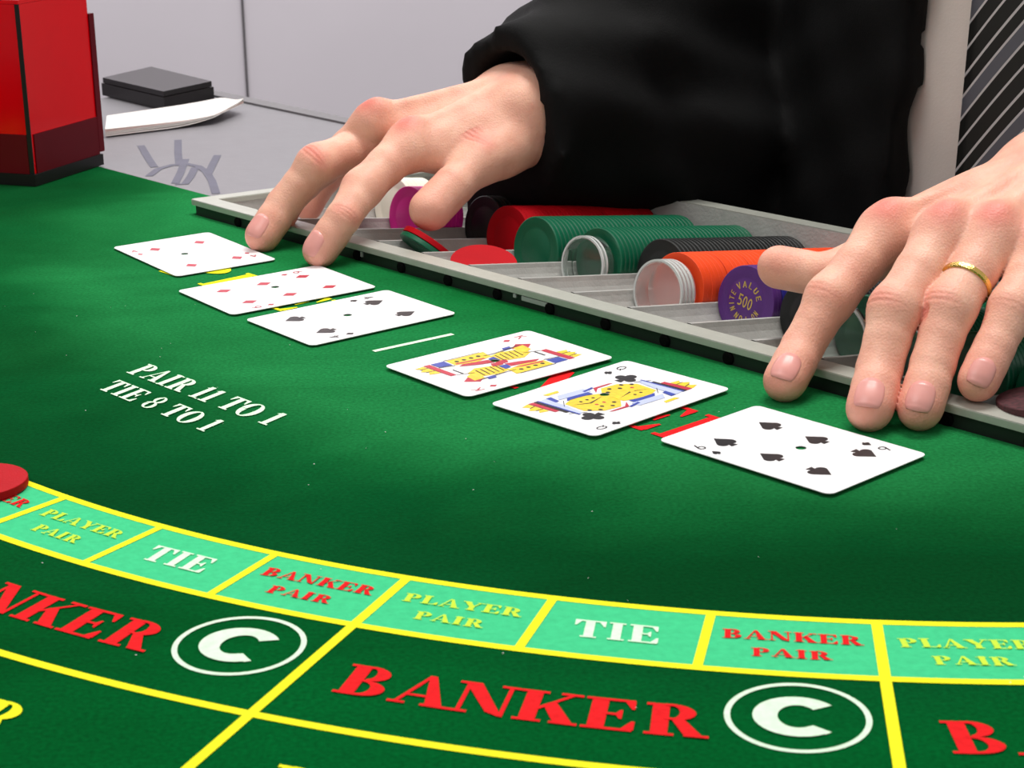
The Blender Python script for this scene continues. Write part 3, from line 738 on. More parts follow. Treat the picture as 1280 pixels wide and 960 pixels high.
def flip(ps): return [[(-x, -y) for x, y in p_] for p_ in ps]
def grid_in(outline, hole, hr):
    pts = [Vector(p_) for p_ in outline]; n = len(pts)
    hp = [Vector((hole[0] + hr * math.cos(2 * PI * k / 20), hole[1] + hr * math.sin(2 * PI * k / 20))) for k in range(20)]
    inner = [Vector((x, y)) for x in np.linspace(-0.040, 0.040, 14) for y in np.linspace(-0.027, 0.027, 7) if (x - hole[0]) ** 2 + (y - hole[1]) ** 2 > (hr * 1.6) ** 2]
    allp = pts + hp + inner
    edges = [(i, (i + 1) % n) for i in range(n)] + [(n + i, n + (i + 1) % 20) for i in range(20)]
    vo, eo, fo, *_ = delaunay_2d_cdt(allp, edges, [], 1, 1e-7)
    F2 = []
    for f in fo:
        c = sum((vo[i] for i in f), Vector((0, 0))) / 3
        if (c.x - hole[0]) ** 2 + (c.y - hole[1]) ** 2 < (hr * 0.97) ** 2: continue
        ar = (vo[f[1]] - vo[f[0]]).cross(vo[f[2]] - vo[f[0]])
        F2.append(tuple(f) if ar > 0 else tuple(f)[::-1])
    return [tuple(v) for v in vo], F2, n
for ci, (cx, cy, ca, hole, kind, suit, label, lift) in enumerate(CARDS):
    e = empty('playing_card', (cx, cy, 0.0004), ca); tag(e, label, 'playing card')
    bendk = lift * 1.3
    def bz(x, y, bk=bendk, sg=(1 if ci % 2 else -1)):
        return bk * ((x / (CL / 2)) ** 2 * 0.55 + (y / (CW / 2)) ** 2 * 0.35) + bk * 0.1
    hr = 0.0023
    v2, f2, nb = grid_in(card_outline(), hole, hr)
    th = 0.0003
    V = [(x, y, bz(x, y)) for x, y in v2] + [(x, y, bz(x, y) + th) for x, y in v2]; N = len(v2)
    Fc = [tuple(i for i in f[::-1]) for f in f2] + [tuple(i + N for i in f) for f in f2]
    ec = {}
    for f in f2:
        for a_, b_ in ((f[0], f[1]), (f[1], f[2]), (f[2], f[0])): ec[(a_, b_)] = ec.get((a_, b_), 0) + 1
    for (a_, b_) in list(ec):
        if (b_, a_) not in ec: Fc.append((a_, b_, b_ + N, a_ + N))
    pyobj('card_body', V, Fc, 'card_white', e)
    def cut_hole(polys, hole=hole):
        out = []
        for p_ in polys:
            xs_ = [a_[0] for a_ in p_]; ys_ = [a_[1] for a_ in p_]
            if min(xs_) > hole[0] + hr or max(xs_) < hole[0] - hr or min(ys_) > hole[1] + hr or max(ys_) < hole[1] - hr:
                out.append(p_); continue
            cp = [Vector((hole[0] + hr * math.cos(2 * PI * k / 16), hole[1] + hr * math.sin(2 * PI * k / 16))) for k in range(16)]
            n_ = len(p_)
            vo, eo, fo, *_ = delaunay_2d_cdt([Vector(a_) for a_ in p_] + cp, [(i, (i + 1) % n_) for i in range(n_)] + [(n_ + i, n_ + (i + 1) % 16) for i in range(16)], [], 0, 1e-7)
            for f in fo:
                c = sum((vo[i] for i in f), Vector((0, 0))) / len(f)
                if (c.x - hole[0]) ** 2 + (c.y - hole[1]) ** 2 < hr * hr: continue
                ins = False
                for i in range(n_):
                    (x1, y1), (x2, y2) = p_[i], p_[(i + 1) % n_]
                    if (y1 > c.y) != (y2 > c.y) and c.x < (x2 - x1) * (c.y - y1) / (y2 - y1) + x1: ins = not ins
                if ins: out.append([tuple(vo[i]) for i in f])
        return out
    def face(name, polys, m, dz=0.0001, e=e, hole=hole, bz=bz):
        polys = cut_hole(polys)
        V = []; Fc = []
        for p_ in polys:
            i = len(V); V += [(x, y, bz(x, y) + th + dz + 0.0000012 * (i % 60)) for x, y in p_]
            ar = sum(p_[k][0] * p_[(k + 1) % len(p_)][1] - p_[(k + 1) % len(p_)][0] * p_[k][1] for k in range(len(p_)))
            f = list(range(i, i + len(p_))); Fc.append(f if ar > 0 else f[::-1])
        return pyobj(name, V, Fc, m, e)
    cm = 'card_red' if suit == 'D' else 'card_black'
    def pip(c, s, d):
        return diamond(c, s) if suit == 'D' else spade(c, s, d) if suit == 'S' else club(c, s, d)
    ox, oy = 0.0004, 0.0013          # the print sits a little off centre on these cards
    ixs, ixn = (0.0185, 0.0272) if kind in '46' else (0.0250, 0.0338)
    for sg in (-1, 1):
        face('index_pip', pip((sg * ixs + ox, sg * 0.0255), 0.0022, sg), cm)
        wd, ps = GL[kind + 's']
        # letter: up along sg*x, right along -sg*y ... top-left corner index
        q = []
        for p_ in ps: q.append([(sg * (ixn - 0.0027 + y * 0.0056) + ox, sg * 0.0255 - sg * (x / wd - 0.5) * 0.0042) for x, y in p_])
        face('index_figure', q, cm)
    if kind in '46':
        rows = (-1, 1) if kind == '4' else (-1, 0, 1)
        for rr in rows:
            for cc_ in (-1, 1):
                d = 1 if rr > 0 else -1
                sz = 0.0046 if suit == 'D' else 0.0057
                face('pip', pip((rr * 0.0247 + ox, cc_ * 0.0145 + oy), sz, d), cm)
    else:
        face('pip', pip((0.0252, 0.0140), 0.0060, 1), cm); face('pip', pip((-0.0248, -0.0118), 0.0060, -1), cm)
        # court picture: one half, repeated turned round; x runs along the card, y across it
        lay = []
        if kind == 'K':
            lay = [('card_yellow', [[(0.0305, -0.016), (0.0360, -0.0150), (0.0335, -0.0125), (0.0365, -0.0105), (0.0335, -0.0085), (0.0355, -0.0055), (0.0300, -0.0045)],
                                    [(0.001, 0.002), (0.014, -0.001), (0.0215, 0.003), (0.0205, 0.0095), (0.010, 0.0115), (0.003, 0.0100)],
                                    [(-0.004, -0.0165), (0.017, -0.0165), (0.0175, -0.0095), (0.006, -0.0075), (-0.004, -0.0095)]]),
                   ('card_red', [[(0.0265, -0.0165), (0.0300, -0.0165), (0.0295, 0.0015), (0.0262, 0.0015)], [(0.001, -0.0065), (0.014, -0.0085), (0.0175, -0.0070), (0.008, -0.0035), (0.001, -0.002)],
                                 [(-0.003, -0.001), (0.004, -0.0015), (0.006, 0.0025), (0.0, 0.0025)]]),
                   ('card_blue', [[(0.0182, -0.0165), (0.0258, -0.0165), (0.0255, -0.0110), (0.0185, -0.0100)], [(-0.001, 0.0035), (0.0035, 0.003), (0.004, 0.0085), (0.0, 0.0075)]]),
                   ('card_black', [[(0.004 + j * 0.0028, 0.0015), (0.0046 + j * 0.0028, 0.0015), (0.0062 + j * 0.0028, 0.0095), (0.0056 + j * 0.0028, 0.0095)] for j in range(5)] +
                    [disc(0.001 + j * 0.0042, -0.013, 0.0011, 8) for j in range(4)] + [[(0.006, 0.0120), (0.018, 0.0130), (0.026, 0.0140), (0.018, 0.0122)]] + [[(0.0225, -0.005), (0.0232, -0.005), (0.0232, 0.002), (0.0225, 0.002)]])]
        else:
            lay = [('card_yellow', [[(0.0325, -0.0165), (0.0375, -0.0150), (0.0350, -0.0125), (0.0385, -0.0105), (0.0350, -0.0080), (0.0370, -0.0060), (0.0320, -0.0050)],
                                    [(0.000, -0.0065), (0.012, -0.0100), (0.0205, -0.0070), (0.0215, 0.0040), (0.0150, 0.0095), (0.006, 0.0105), (0.000, 0.0050)]]),
                   ('card_red', [[(0.0292, -0.0165), (0.0322, -0.0165), (0.0315, -0.0025), (0.0290, -0.0025)], [(0.000, 0.0080), (0.005, 0.0115), (0.015, 0.0115), (0.0205, 0.0090), (0.013, 0.0125), (0.004, 0.0130)]]),
                   ('card_black', [[(0.0265, -0.0165), (0.0290, -0.0165), (0.0288, 0.001), (0.0268, 0.001)], [(0.001, -0.0035), (0.012, -0.0012), (0.020, -0.0040), (0.012, -0.0002)]] +
                    [disc(0.004 + 0.0038 * j, 0.0055 + (0.002 if j % 2 else -0.0005), 0.0010, 8) for j in range(5)] + [disc(0.006 + 0.0038 * j, -0.0045, 0.0008, 8) for j in range(3)]),
                   ('card_pale', [[(0.0215, -0.0165), (0.0262, -0.0160), (0.0262, 0.0060), (0.0235, 0.0050), (0.0218, -0.005)], [(0.000, -0.0150), (0.015, -0.0160), (0.0185, -0.0120), (0.008, -0.0110), (0.000, -0.0105)]]),
                   ('card_blue', [[(0.0185, -0.0165), (0.0215, -0.0165), (0.0222, -0.0105), (0.0195, -0.0110)], [(0.002, -0.0108), (0.014, -0.0116), (0.017, -0.0090), (0.010, -0.0088), (0.002, -0.0078)],
                                  [(0.000 - 0.003, 0.0115), (0.004, 0.0128), (0.004, 0.0140), (-0.003, 0.0130)]])]
        ol = lambda a_, b_, w_=0.00022: [(a_[0], a_[1] - w_), (b_[0], b_[1] - w_), (b_[0], b_[1] + w_), (a_[0], a_[1] + w_)]
        if kind == 'K':
            lay[0][1].extend([[(0.0185, 0.0035), (0.0245, 0.006), (0.0255, 0.0125), (0.0190, 0.0120)], [(-0.006, 0.0130), (0.004, 0.0125), (0.005, 0.0165), (-0.004, 0.0165)]])
            lay[1][1].extend([[(0.0005, -0.010), (0.016, -0.0115), (0.0165, -0.0100), (0.0005, -0.0085)]])
            lay[2][1].extend([[(0.0135, 0.0118), (0.0185, 0.0122), (0.0195, 0.0150), (0.0150, 0.0150)]])
            lay[3][1].extend([ol((0.018, -0.009), (0.0262, -0.0105)), ol((0.018, 0.004), (0.0262, 0.0015)), ol((0.001, 0.0118), (0.013, 0.0116)), ol((-0.003, -0.0168), (0.018, -0.0170)), ol((0.030, -0.0130), (0.035, -0.0125)), ol((0.030, -0.0085), (0.035, -0.0085))])
        else:
            lay[0][1].extend([[(0.001, -0.0130), (0.012, -0.0140), (0.013, -0.0128), (0.001, -0.0120)], [(0.0100, -0.0205), (0.0190, -0.0205), (0.0180, -0.0185), (0.0110, -0.0185)]])
            lay[1][1].extend([disc(0.007 + 0.0045 * j, 0.0022, 0.0009, 8) for j in range(3)])
            lay[2][1].extend([ol((0.018, -0.0100), (0.0262, -0.0020)), ol((0.0220, 0.006), (0.0290, 0.0025)), ol((0.032, -0.0130), (0.036, -0.0120)), ol((0.032, -0.0085), (0.036, -0.0085))])
            lay[4][1].extend([[(0.0262, -0.0165), (0.0272, -0.0165), (0.0268, 0.006), (0.0258, 0.006)]])
        for li, (mm, ps) in enumerate(lay):
            sh = [[(x * 1.03 + 0.0006, y * 1.14 + 0.0008) for x, y in p_] for p_ in ps]
            fl = [[(-x * 1.03 + 0.0006, -y * 1.14 + 0.0008) for x, y in p_] for p_ in ps]
            face('court_print', sh + fl, mm, dz=0.0001 + 0.00003 * li)

# ------------------------------------------------------------------ card shoe at the left
def shoe():
    # near corner, right corner of the base on the felt
    c0 = at(44, 233, 0)[:2]; c1 = at(131, 205, 0)[:2]
    ex = (c1 - c0); Lx = np.linalg.norm(ex); ex /= Lx; ey = np.array([-ex[1], ex[0]])
    cl = at(-70, 226, 0)[:2]; fx = (cl - c0); fx /= np.linalg.norm(fx)
    Wd = 0.16
    e = empty('card_shoe', (c0[0], c0[1], 0)); tag(e, 'translucent red card shoe with black base standing on the far left of the felt', 'card shoe')
    TS = Matrix.Translation((-c0[0], -c0[1], 0))
    q = lambda a_, b_: c0 + fx * a_ + ex * b_          # a_ along the left face, b_ along the right face
    def pr(name, pts, z0, z1, m):
        pts = [q(*p_) for p_ in pts]
        if sum(pts[i][0] * pts[(i + 1) % len(pts)][1] - pts[(i + 1) % len(pts)][0] * pts[i][1] for i in range(len(pts))) < 0: pts = pts[::-1]
        o = prism(name, pts, z0, z1, m, e); o.matrix_parent_inverse = TS; return o
    Dp = Lx
    pr('base', [(-0.002, -0.002), (Wd, -0.002), (Wd, Dp - 0.004), (-0.002, Dp - 0.004)], 0.0005, 0.0085, 'shoe_black')
    pr('lower_body', [(0.0035, 0.0035), (Wd - 0.003, 0.0035), (Wd - 0.003, Dp - 0.008), (0.0035, Dp - 0.008)], 0.0086, 0.0255, 'shoe_dark')
    pr('front_panel', [(0.0030, 0), (Wd, 0), (Wd, 0.003), (0.0030, 0.003)], 0.0086, 0.125, 'shoe_red')
    pr('side_panel', [(0, 0.0), (0.003, 0.0), (0.003, Dp - 0.006), (0, Dp - 0.006)], 0.0086, 0.125, 'shoe_red')
    pr('lower_band', [(0.0030, -0.0008), (Wd, -0.0008), (Wd, -0.0001), (0.0030, -0.0001)], 0.0086, 0.036, 'shoe_dark')
    pr('lower_band', [(-0.0008, 0.0030), (-0.0001, 0.0030), (-0.0001, Dp - 0.006), (-0.0008, Dp - 0.006)], 0.0086, 0.036, 'shoe_dark')
    pr('corner_strip', [(-0.0008, -0.0008), (0.0026, -0.0008), (0.0026, -0.0001), (-0.0008, -0.0001)], 0.0086, 0.125, 'shoe_black')
    pr('end_flange', [(-0.001, Dp - 0.006), (0.02, Dp - 0.006), (0.02, Dp), (-0.001, Dp)], 0.010, 0.11, 'shoe_dark')
    pr('back_panel', [(Wd - 0.003, 0.003), (Wd, 0.003), (Wd, Dp - 0.006), (Wd - 0.003, Dp - 0.006)], 0.0086, 0.125, 'shoe_red')
    pr('rear_panel', [(0.003, Dp - 0.0065), (Wd - 0.003, Dp - 0.0065), (Wd - 0.003, Dp - 0.0035), (0.003, Dp - 0.0035)], 0.026, 0.125, 'shoe_red')
    pr('top_panel', [(0, 0), (Wd, 0), (Wd, Dp - 0.003), (0, Dp - 0.003)], 0.1252, 0.128, 'shoe_red')
    # heads of screws
    sm = lathe_mesh('screw', [(0, -0.001), (0.0016, -0.001), (0.0018, 0), (0, 0)], 'steel', 14)
    P = q(0.024, -0.0012); o = bpy.data.objects.new('screw', sm); COL.objects.link(o); o.parent = e; o.matrix_parent_inverse = TS
    nx = np.array([-fx[1], fx[0]]); nx = nx if nx @ (c0 * 0 - np.array([c0[0], c0[1]])) > 0 else -nx
    o.matrix_world = axis_matrix((P[0], P[1], 0.019), (-nx[0], -nx[1], 0), 0, (0, 0, 1))
    dm = lathe_mesh('screw', [(0, -0.0008), (0.0013, -0.0008), (0.0015, 0), (0, 0)], 'shoe_black', 12)
    nx2 = np.array([-ex[1], ex[0]]); nx2 = nx2 if nx2 @ (-c0) > 0 else -nx2
    for b_, z_ in ((0.026, 0.0165), (0.046, 0.0185), (0.066, 0.0205)):
        P = q(-0.0012, b_); o = bpy.data.objects.new('screw', dm); COL.objects.link(o); o.parent = e; o.matrix_parent_inverse = TS
        o.matrix_world = axis_matrix((P[0], P[1], z_), (-nx2[0], -nx2[1], 0), 0, (0, 0, 1))
    # the deck inside, edge on
    dk = empty('card_deck', (0, 0, 0)); 
    pts = [q(0.02, 0.016), q(0.108, 0.016), q(0.108, 0.08), q(0.02, 0.08)]
    cx_, cy_ = np.mean(pts, axis=0); dk.location = (cx_, cy_, 0.0265)
    tag(dk, 'deck of cards inside the translucent red shoe', 'card deck')
    TD = Matrix.Translation((-cx_, -cy_, -0.0265))
    if sum(pts[i][0] * pts[(i + 1) % 4][1] - pts[(i + 1) % 4][0] * pts[i][1] for i in range(4)) < 0: pts = pts[::-1]
    for j in range(10):
        f = 1 + (j % 3) * 0.01
        o = prism('card_packet', [((p_[0] - cx_) * f + cx_, (p_[1] - cy_) * f + cy_) for p_ in pts], 0.0266 + j * 0.004, 0.0302 + j * 0.004, 'shoe_card', dk); o.matrix_parent_inverse = TD
shoe()

# ------------------------------------------------------------------ things on the grey board
def booklet():
    P = [at(132, 170, 0.001), at(272, 153, 0.001), at(305, 138, 0.002), at(278, 128, 0.004), at(134, 148, 0.004)]
    c = np.mean(P, axis=0); e = empty('booklet', (c[0], c[1], 0)); TM = Matrix.Translation((-c[0], -c[1], 0))
    tag(e, 'white folded paper booklet lying on the grey board behind the red shoe', 'booklet')
    A, B, Cc, D, E_ = [np.array(p_) for p_ in P]
    n = 24
    for li in range(5):
        V = []
        for i in range(n + 1):
            u_ = i / n
            f_ = A + (B - A) * min(u_ / 0.85, 1) if u_ < 0.85 else B + (Cc - B) * (u_ - 0.85) / 0.15
            b_ = E_ + (D - E_) * min(u_ / 0.85, 1) if u_ < 0.85 else D + (Cc - D) * (u_ - 0.85) / 0.15
            for j in range(7):
                v_ = j / 6
                q = f_ * (1 - v_) + b_ * v_
                curl = 0.010 * max(0, (u_ - 0.45) / 0.55) ** 2 * (1 - 0.18 * li)
                V.append((q[0], q[1], 0.0012 + 0.0013 * li + curl + 0.0012 * math.sin(v_ * 3 + li) * u_))
        F_ = [(i * 7 + j, (i + 1) * 7 + j, (i + 1) * 7 + j + 1, i * 7 + j + 1) for i in range(n) for j in range(6)]
        N = len(V); F2 = [tuple(x + N for x in f[::-1]) for f in F_]
        V2 = [(x, y, z - 0.0005) for x, y, z in V]
        rim = [(i * 7, i * 7 + N, (i + 1) * 7 + N, (i + 1) * 7) for i in range(n)] + [(i * 7 + 6, (i + 1) * 7 + 6, (i + 1) * 7 + 6 + N, i * 7 + 6 + N) for i in range(n)] + [(n * 7 + j, n * 7 + j + N, n * 7 + j + 1 + N, n * 7 + j + 1) for j in range(6)]
        o = pyobj('page', V + V2, F_ + F2 + rim, 'paper' if li != 3 else 'paper_pink', e, True); o.matrix_parent_inverse = TM
booklet()
def darkbox():
    P = [at(128, 119, 0)[:2], at(206, 138, 0)[:2], at(268, 124, 0)[:2], at(190, 104, 0)[:2]]
    c = np.mean(P, axis=0); e = empty('black_case', (c[0], c[1], 0)); TM = Matrix.Translation((-c[0], -c[1], 0))
    tag(e, 'low black case lying behind the white booklet at the far edge of the board', 'case')
    ar = sum(P[i][0] * P[(i + 1) % 4][1] - P[(i + 1) % 4][0] * P[i][1] for i in range(4))
    if ar < 0: P = P[::-1]
    o = prism('case_body', P, 0.0, 0.011, 'dark_plastic', e); o.matrix_parent_inverse = TM
    o = prism('lid', [c + (p_ - c) * 0.97 for p_ in P], 0.0115, 0.016, 'dark_plastic', e); o.matrix_parent_inverse = TM
darkbox()

# ------------------------------------------------------------------ implicit surfaces for the figure and clothes
def surface_nets(Fd, org, h):
    S = Fd < 0
    c = [S[i:Fd.shape[0] - 1 + i, j:Fd.shape[1] - 1 + j, k:Fd.shape[2] - 1 + k] for i in (0, 1) for j in (0, 1) for k in (0, 1)]
    anyv = np.logical_or.reduce(c); allv = np.logical_and.reduce(c)
    act = anyv & ~allv
    I, J, K = np.nonzero(act)
    idx = -np.ones(act.shape, dtype=np.int64); idx[I, J, K] = np.arange(len(I))
    P = np.zeros((len(I), 3)); cnt = np.zeros(len(I))
    corners = [(i, j, k) for i in (0, 1) for j in (0, 1) for k in (0, 1)]
    vals = {q: Fd[I + q[0], J + q[1], K + q[2]] for q in corners}
    for a_ in corners:
        for ax in range(3):
            if a_[ax]: continue
            b_ = tuple(a_[i] + (1 if i == ax else 0) for i in range(3))
            va, vb = vals[a_], vals[b_]
            m_ = (va < 0) != (vb < 0)
            t = np.where(m_, va / np.where(m_, va - vb, 1), 0)
            for d in range(3): P[:, d] += m_ * (a_[d] + (t if d == ax else 0))
            cnt += m_
    P /= cnt[:, None]
    P = (P + np.stack([I, J, K], 1)) * h + org
    quads = []
    nx, ny, nz = act.shape
    for ax in range(3):
        sl0 = [slice(1, n_) for n_ in (nx, ny, nz)]; 
        A0 = [slice(1, nx), slice(1, ny), slice(1, nz)]; A1 = list(A0)
        A0[ax] = slice(0, (nx, ny, nz)[ax]); A1[ax] = slice(1, (nx, ny, nz)[ax] + 1)
        s0_ = S[tuple(A0)]; s1_ = S[tuple(A1)]
        ch = s0_ != s1_
        e = np.argwhere(ch)
        flipm = s0_[ch]
        o1, o2 = [d for d in range(3) if d != ax]
        base = e.copy(); base[:, o1] += 1; base[:, o2] += 1
        def cell(d1, d2):
            q = base.copy(); q[:, o1] -= d1; q[:, o2] -= d2
            return idx[q[:, 0], q[:, 1], q[:, 2]]
        qd = np.stack([cell(1, 1), cell(0, 1), cell(0, 0), cell(1, 0)], 1)
        f = flipm if ax != 1 else ~flipm
        qd[~f] = qd[~f][:, ::-1]
        quads.append(qd)
    return P, np.concatenate(quads)
class Grid:
    def __init__(s, lo, hi, h):
        s.lo = np.array(lo, float); s.h = h
        s.n = np.ceil((np.array(hi) - s.lo) / h).astype(int) + 1
        s.ax = [s.lo[i] + h * np.arange(s.n[i]) for i in range(3)]
    def new(s): return np.full(s.n, 0.03, dtype=np.float32)
    def box(s, a, b, m):
        lo = np.minimum(a, b) - m; hi = np.maximum(a, b) + m
        i0 = np.clip(((lo - s.lo) / s.h).astype(int), 0, s.n); i1 = np.clip(((hi - s.lo) / s.h).astype(int) + 2, 0, s.n)
        return tuple(slice(x, y) for x, y in zip(i0, i1))
    def pts(s, sl_):
        return np.meshgrid(*[s.ax[i][sl_[i]].astype(np.float32) for i in range(3)], indexing='ij', sparse=True)
def smin(a_, b_, k):
    if k <= 0: return np.minimum(a_, b_)
    h_ = np.maximum(k - np.abs(a_ - b_), 0)
    return np.minimum(a_, b_) - h_ * h_ / (4 * k)
def cone_d(X, Y, Z, a_, b_, r1, r2, flat=None):
    ba = np.array(b_) - np.array(a_); L2 = float(ba @ ba) + 1e-12
    px, py, pz = X - a_[0], Y - a_[1], Z - a_[2]
    h_ = np.clip((px * ba[0] + py * ba[1] + pz * ba[2]) / L2, 0, 1)
    dx, dy, dz = px - h_ * ba[0], py - h_ * ba[1], pz - h_ * ba[2]
    rr = dx * dx + dy * dy + dz * dz
    if flat is not None:                  # flat = (unit vector, factor > 1): thinner along that vector
        nn, fk = flat; dn = dx * nn[0] + dy * nn[1] + dz * nn[2]
        rr = rr + dn * dn * (fk * fk - 1)
    return np.sqrt(rr) - (r1 + (r2 - r1) * h_)
def add_cone(G, Fd, a_, b_, r1, r2, k=0.004, flat=None):
    sl_ = G.box(np.array(a_), np.array(b_), max(r1, r2) + k + 3 * G.h + 0.004)
    X, Y, Z = G.pts(sl_)
    Fd[sl_] = smin(Fd[sl_], cone_d(X, Y, Z, a_, b_, r1, r2, flat).astype(np.float32), k)
def unit(v): v = np.array(v, float); return v / np.linalg.norm(v)

def build_hand(G, fingers, thumb, wrist, fore, dors, extra=()):
    """fingers: list of (tip, dip, pip, mcp, radii(4)), index first; thumb: (tip, ip, mcp, cmc, radii); wrist/fore: points"""
    palm = G.new()
    mc = [f[3] for f in fingers]
    across = unit(mc[-1] - mc[0])
    dz = unit(dors)
    # metacarpals
    for i, f in enumerate(fingers):
        base = wrist + across * (-0.014 + 0.0095 * i) + dz * (0.002 if i in (1, 2) else 0.0)
        add_cone(G, palm, f[3] - dz * 0.003, base, f[4][3] * 1.02, 0.0165, 0.010, (dz, 1.12))
    for i in range(3):     # webs between the knuckles
        a_ = (mc[i] * 0.5 + mc[i + 1] * 0.5) * 0.86 + wrist * 0.14 - dz * 0.006
        add_cone(G, palm, a_, a_ * 0.5 + wrist * 0.5 - dz * 0.003, 0.0105, 0.015, 0.010)
    # heel of the hand and wrist
    add_cone(G, palm, wrist + across * 0.016 - dz * 0.004, wrist - across * 0.014 - dz * 0.003, 0.0185, 0.0185, 0.012)
    add_cone(G, palm, wrist - across * 0.011, fore - across * 0.012, 0.0205, 0.025, 0.012)
    add_cone(G, palm, wrist + across * 0.011, fore + across * 0.012, 0.0205, 0.025, 0.012)
    # tendons and knuckle heads
    for i, f in enumerate(fingers):
        base = wrist + across * (-0.007 + 0.0045 * i) + dz * 0.0160
        k_ = f[3] + dz * (f[4][3] - 0.0040)
        add_cone(G, palm, k_ + unit(base - k_) * 0.006, base, 0.0026, 0.0022, 0.0065)
        add_cone(G, palm, f[3] + dz * (f[4][3] - 0.0065), f[3] + dz * (f[4][3] - 0.0062) + unit(f[3] - f[2]) * 0.005, 0.0062, 0.0062, 0.009)
    # thumb side: web and thenar
    tt, ti, tm, tc, tr_ = thumb
    add_cone(G, palm, tc, tm, 0.0165, tr_[2] * 1.05, 0.012)
    add_cone(G, palm, tm * 0.55 + tc * 0.45, fingers[0][3] * 0.45 + wrist * 0.55 - dz * 0.006, 0.0105, 0.013, 0.014)
    add_cone(G, palm, tm * 0.75 + tc * 0.25, fingers[0][3] * 0.72 + wrist * 0.28 - dz * 0.009, 0.0065, 0.0095, 0.012)
    add_cone(G, palm, tm * 0.45 + fingers[0][3] * 0.55 - dz * 0.004, tm * 0.35 + fingers[0][3] * 0.15 + wrist * 0.5 - dz * 0.003, 0.0085, 0.0125, 0.010)
    for (ea, eb, er1, er2) in extra: add_cone(G, palm, ea, eb, er1, er2, 0.009)
    total = None
    th = G.new(); add_cone(G, th, tt, ti, tr_[0], tr_[1], 0.004); add_cone(G, th, ti, tm, tr_[1] * 0.96, tr_[2], 0.004)
    add_cone(G, th, tt, tt * 0.45 + ti * 0.55, tr_[0] * 1.02, tr_[0] * 1.0, 0.003)
    total = smin(palm, th, 0.007)
    for f in fingers:
        F_ = G.new(); t_, d_, p_, m_, r_ = f
        add_cone(G, F_, t_, t_ * 0.45 + d_ * 0.55, r_[0], r_[0] * 1.03, 0.001)
        add_cone(G, F_, t_ * 0.45 + d_ * 0.55, d_, r_[0] * 1.03, r_[1], 0.001)
        add_cone(G, F_, d_, d_ * 0.5 + p_ * 0.5, r_[1], r_[1] * 1.01, 0.0012)
        add_cone(G, F_, d_ * 0.5 + p_ * 0.5, p_, r_[1] * 1.01, r_[2], 0.0015)
        add_cone(G, F_, p_, p_ * 0.5 + m_ * 0.5, r_[2], r_[2] * 1.03, 0.0015)
        add_cone(G, F_, p_ * 0.5 + m_ * 0.5, m_, r_[2] * 1.03, r_[3], 0.002)
        # fleshy pads below
        e1 = unit(d_ - t_); bend = unit(p_ - (d_ + m_) / 2 + 1e-6)
        add_cone(G, F_, t_ - bend * 0.0012 + e1 * 0.002, t_ - bend * 0.0016 + e1 * 0.011, r_[0] * 0.95, r_[0] * 0.9, 0.004)
        add_cone(G, F_, p_ + bend * 0.0010, p_ + bend * 0.0010 + unit(m_ - p_) * 0.002, r_[2] * 0.92, r_[2] * 0.92, 0.006)
        total = smin(total, smin(palm, F_, 0.0075), 0.0006)
    return total

HANDS = []
def joint_details(P, N, fingers, thumb, dors):
    """creases over the joints: displacement along the normal; and redness"""
    red = np.zeros(len(P)); disp = np.zeros(len(P))
    for f in fingers + [(*thumb[:3], thumb[3], thumb[4])]:
        t_, d_, p_, m_, r_ = f
        chain_ = [(d_, t_, p_, r_[1], 0.45, (-0.0024, 0.0, 0.0023), 0.00045, 0.0009),
                  (p_, d_, m_, r_[2], 0.85, (-0.0046, -0.0018, 0.0012, 0.0040), 0.00060, 0.0010),
                  ]
        for (j_, a_, b_, r, rd, offs, amp, wd) in chain_:
            ax = unit(b_ - a_); bend = j_ - (a_ + b_) / 2
            bend = unit(bend) if np.linalg.norm(bend) > 1e-3 else unit(dors)
            rel = P - j_; x = rel @ ax; rad = np.linalg.norm(rel - np.outer(x, ax), axis=1)
            near = (rad < r * 1.5) & (np.abs(x) < 0.010)
            fac = np.clip(((N @ bend) - 0.25) / 0.6, 0, 1) * near
            side = rel @ np.cross(ax, bend)
            for oi, of in enumerate(offs):
                xo = of * (1 - 0.9 * (side / r) ** 2) 
                disp -= fac * amp * (1.0 if oi in (1, 2) else 0.7) * np.exp(-((x - xo) / (wd * 0.62)) ** 2)
            red = np.maximum(red, fac * rd * 0.75 * np.exp(-(x / 0.0062) ** 2))
        # knuckle
        rel = P - (m_ + unit(dors) * r_[3]); red = np.maximum(red, 0.8 * np.exp(-(np.linalg.norm(rel, axis=1) / 0.0090) ** 2))
        rel = P - t_; red = np.maximum(red, 0.42 * np.exp(-(np.linalg.norm(rel, axis=1) / 0.014) ** 2))
    return disp, red
def vnormals(P, Q):
    n = np.zeros_like(P)
    a_ = P[Q[:, 2]] - P[Q[:, 0]]; b_ = P[Q[:, 3]] - P[Q[:, 1]]; fn = np.cross(a_, b_)
    for i in range(4): np.add.at(n, Q[:, i], fn)
    return n / (np.linalg.norm(n, axis=1)[:, None] + 1e-12)

zt = 0.0072
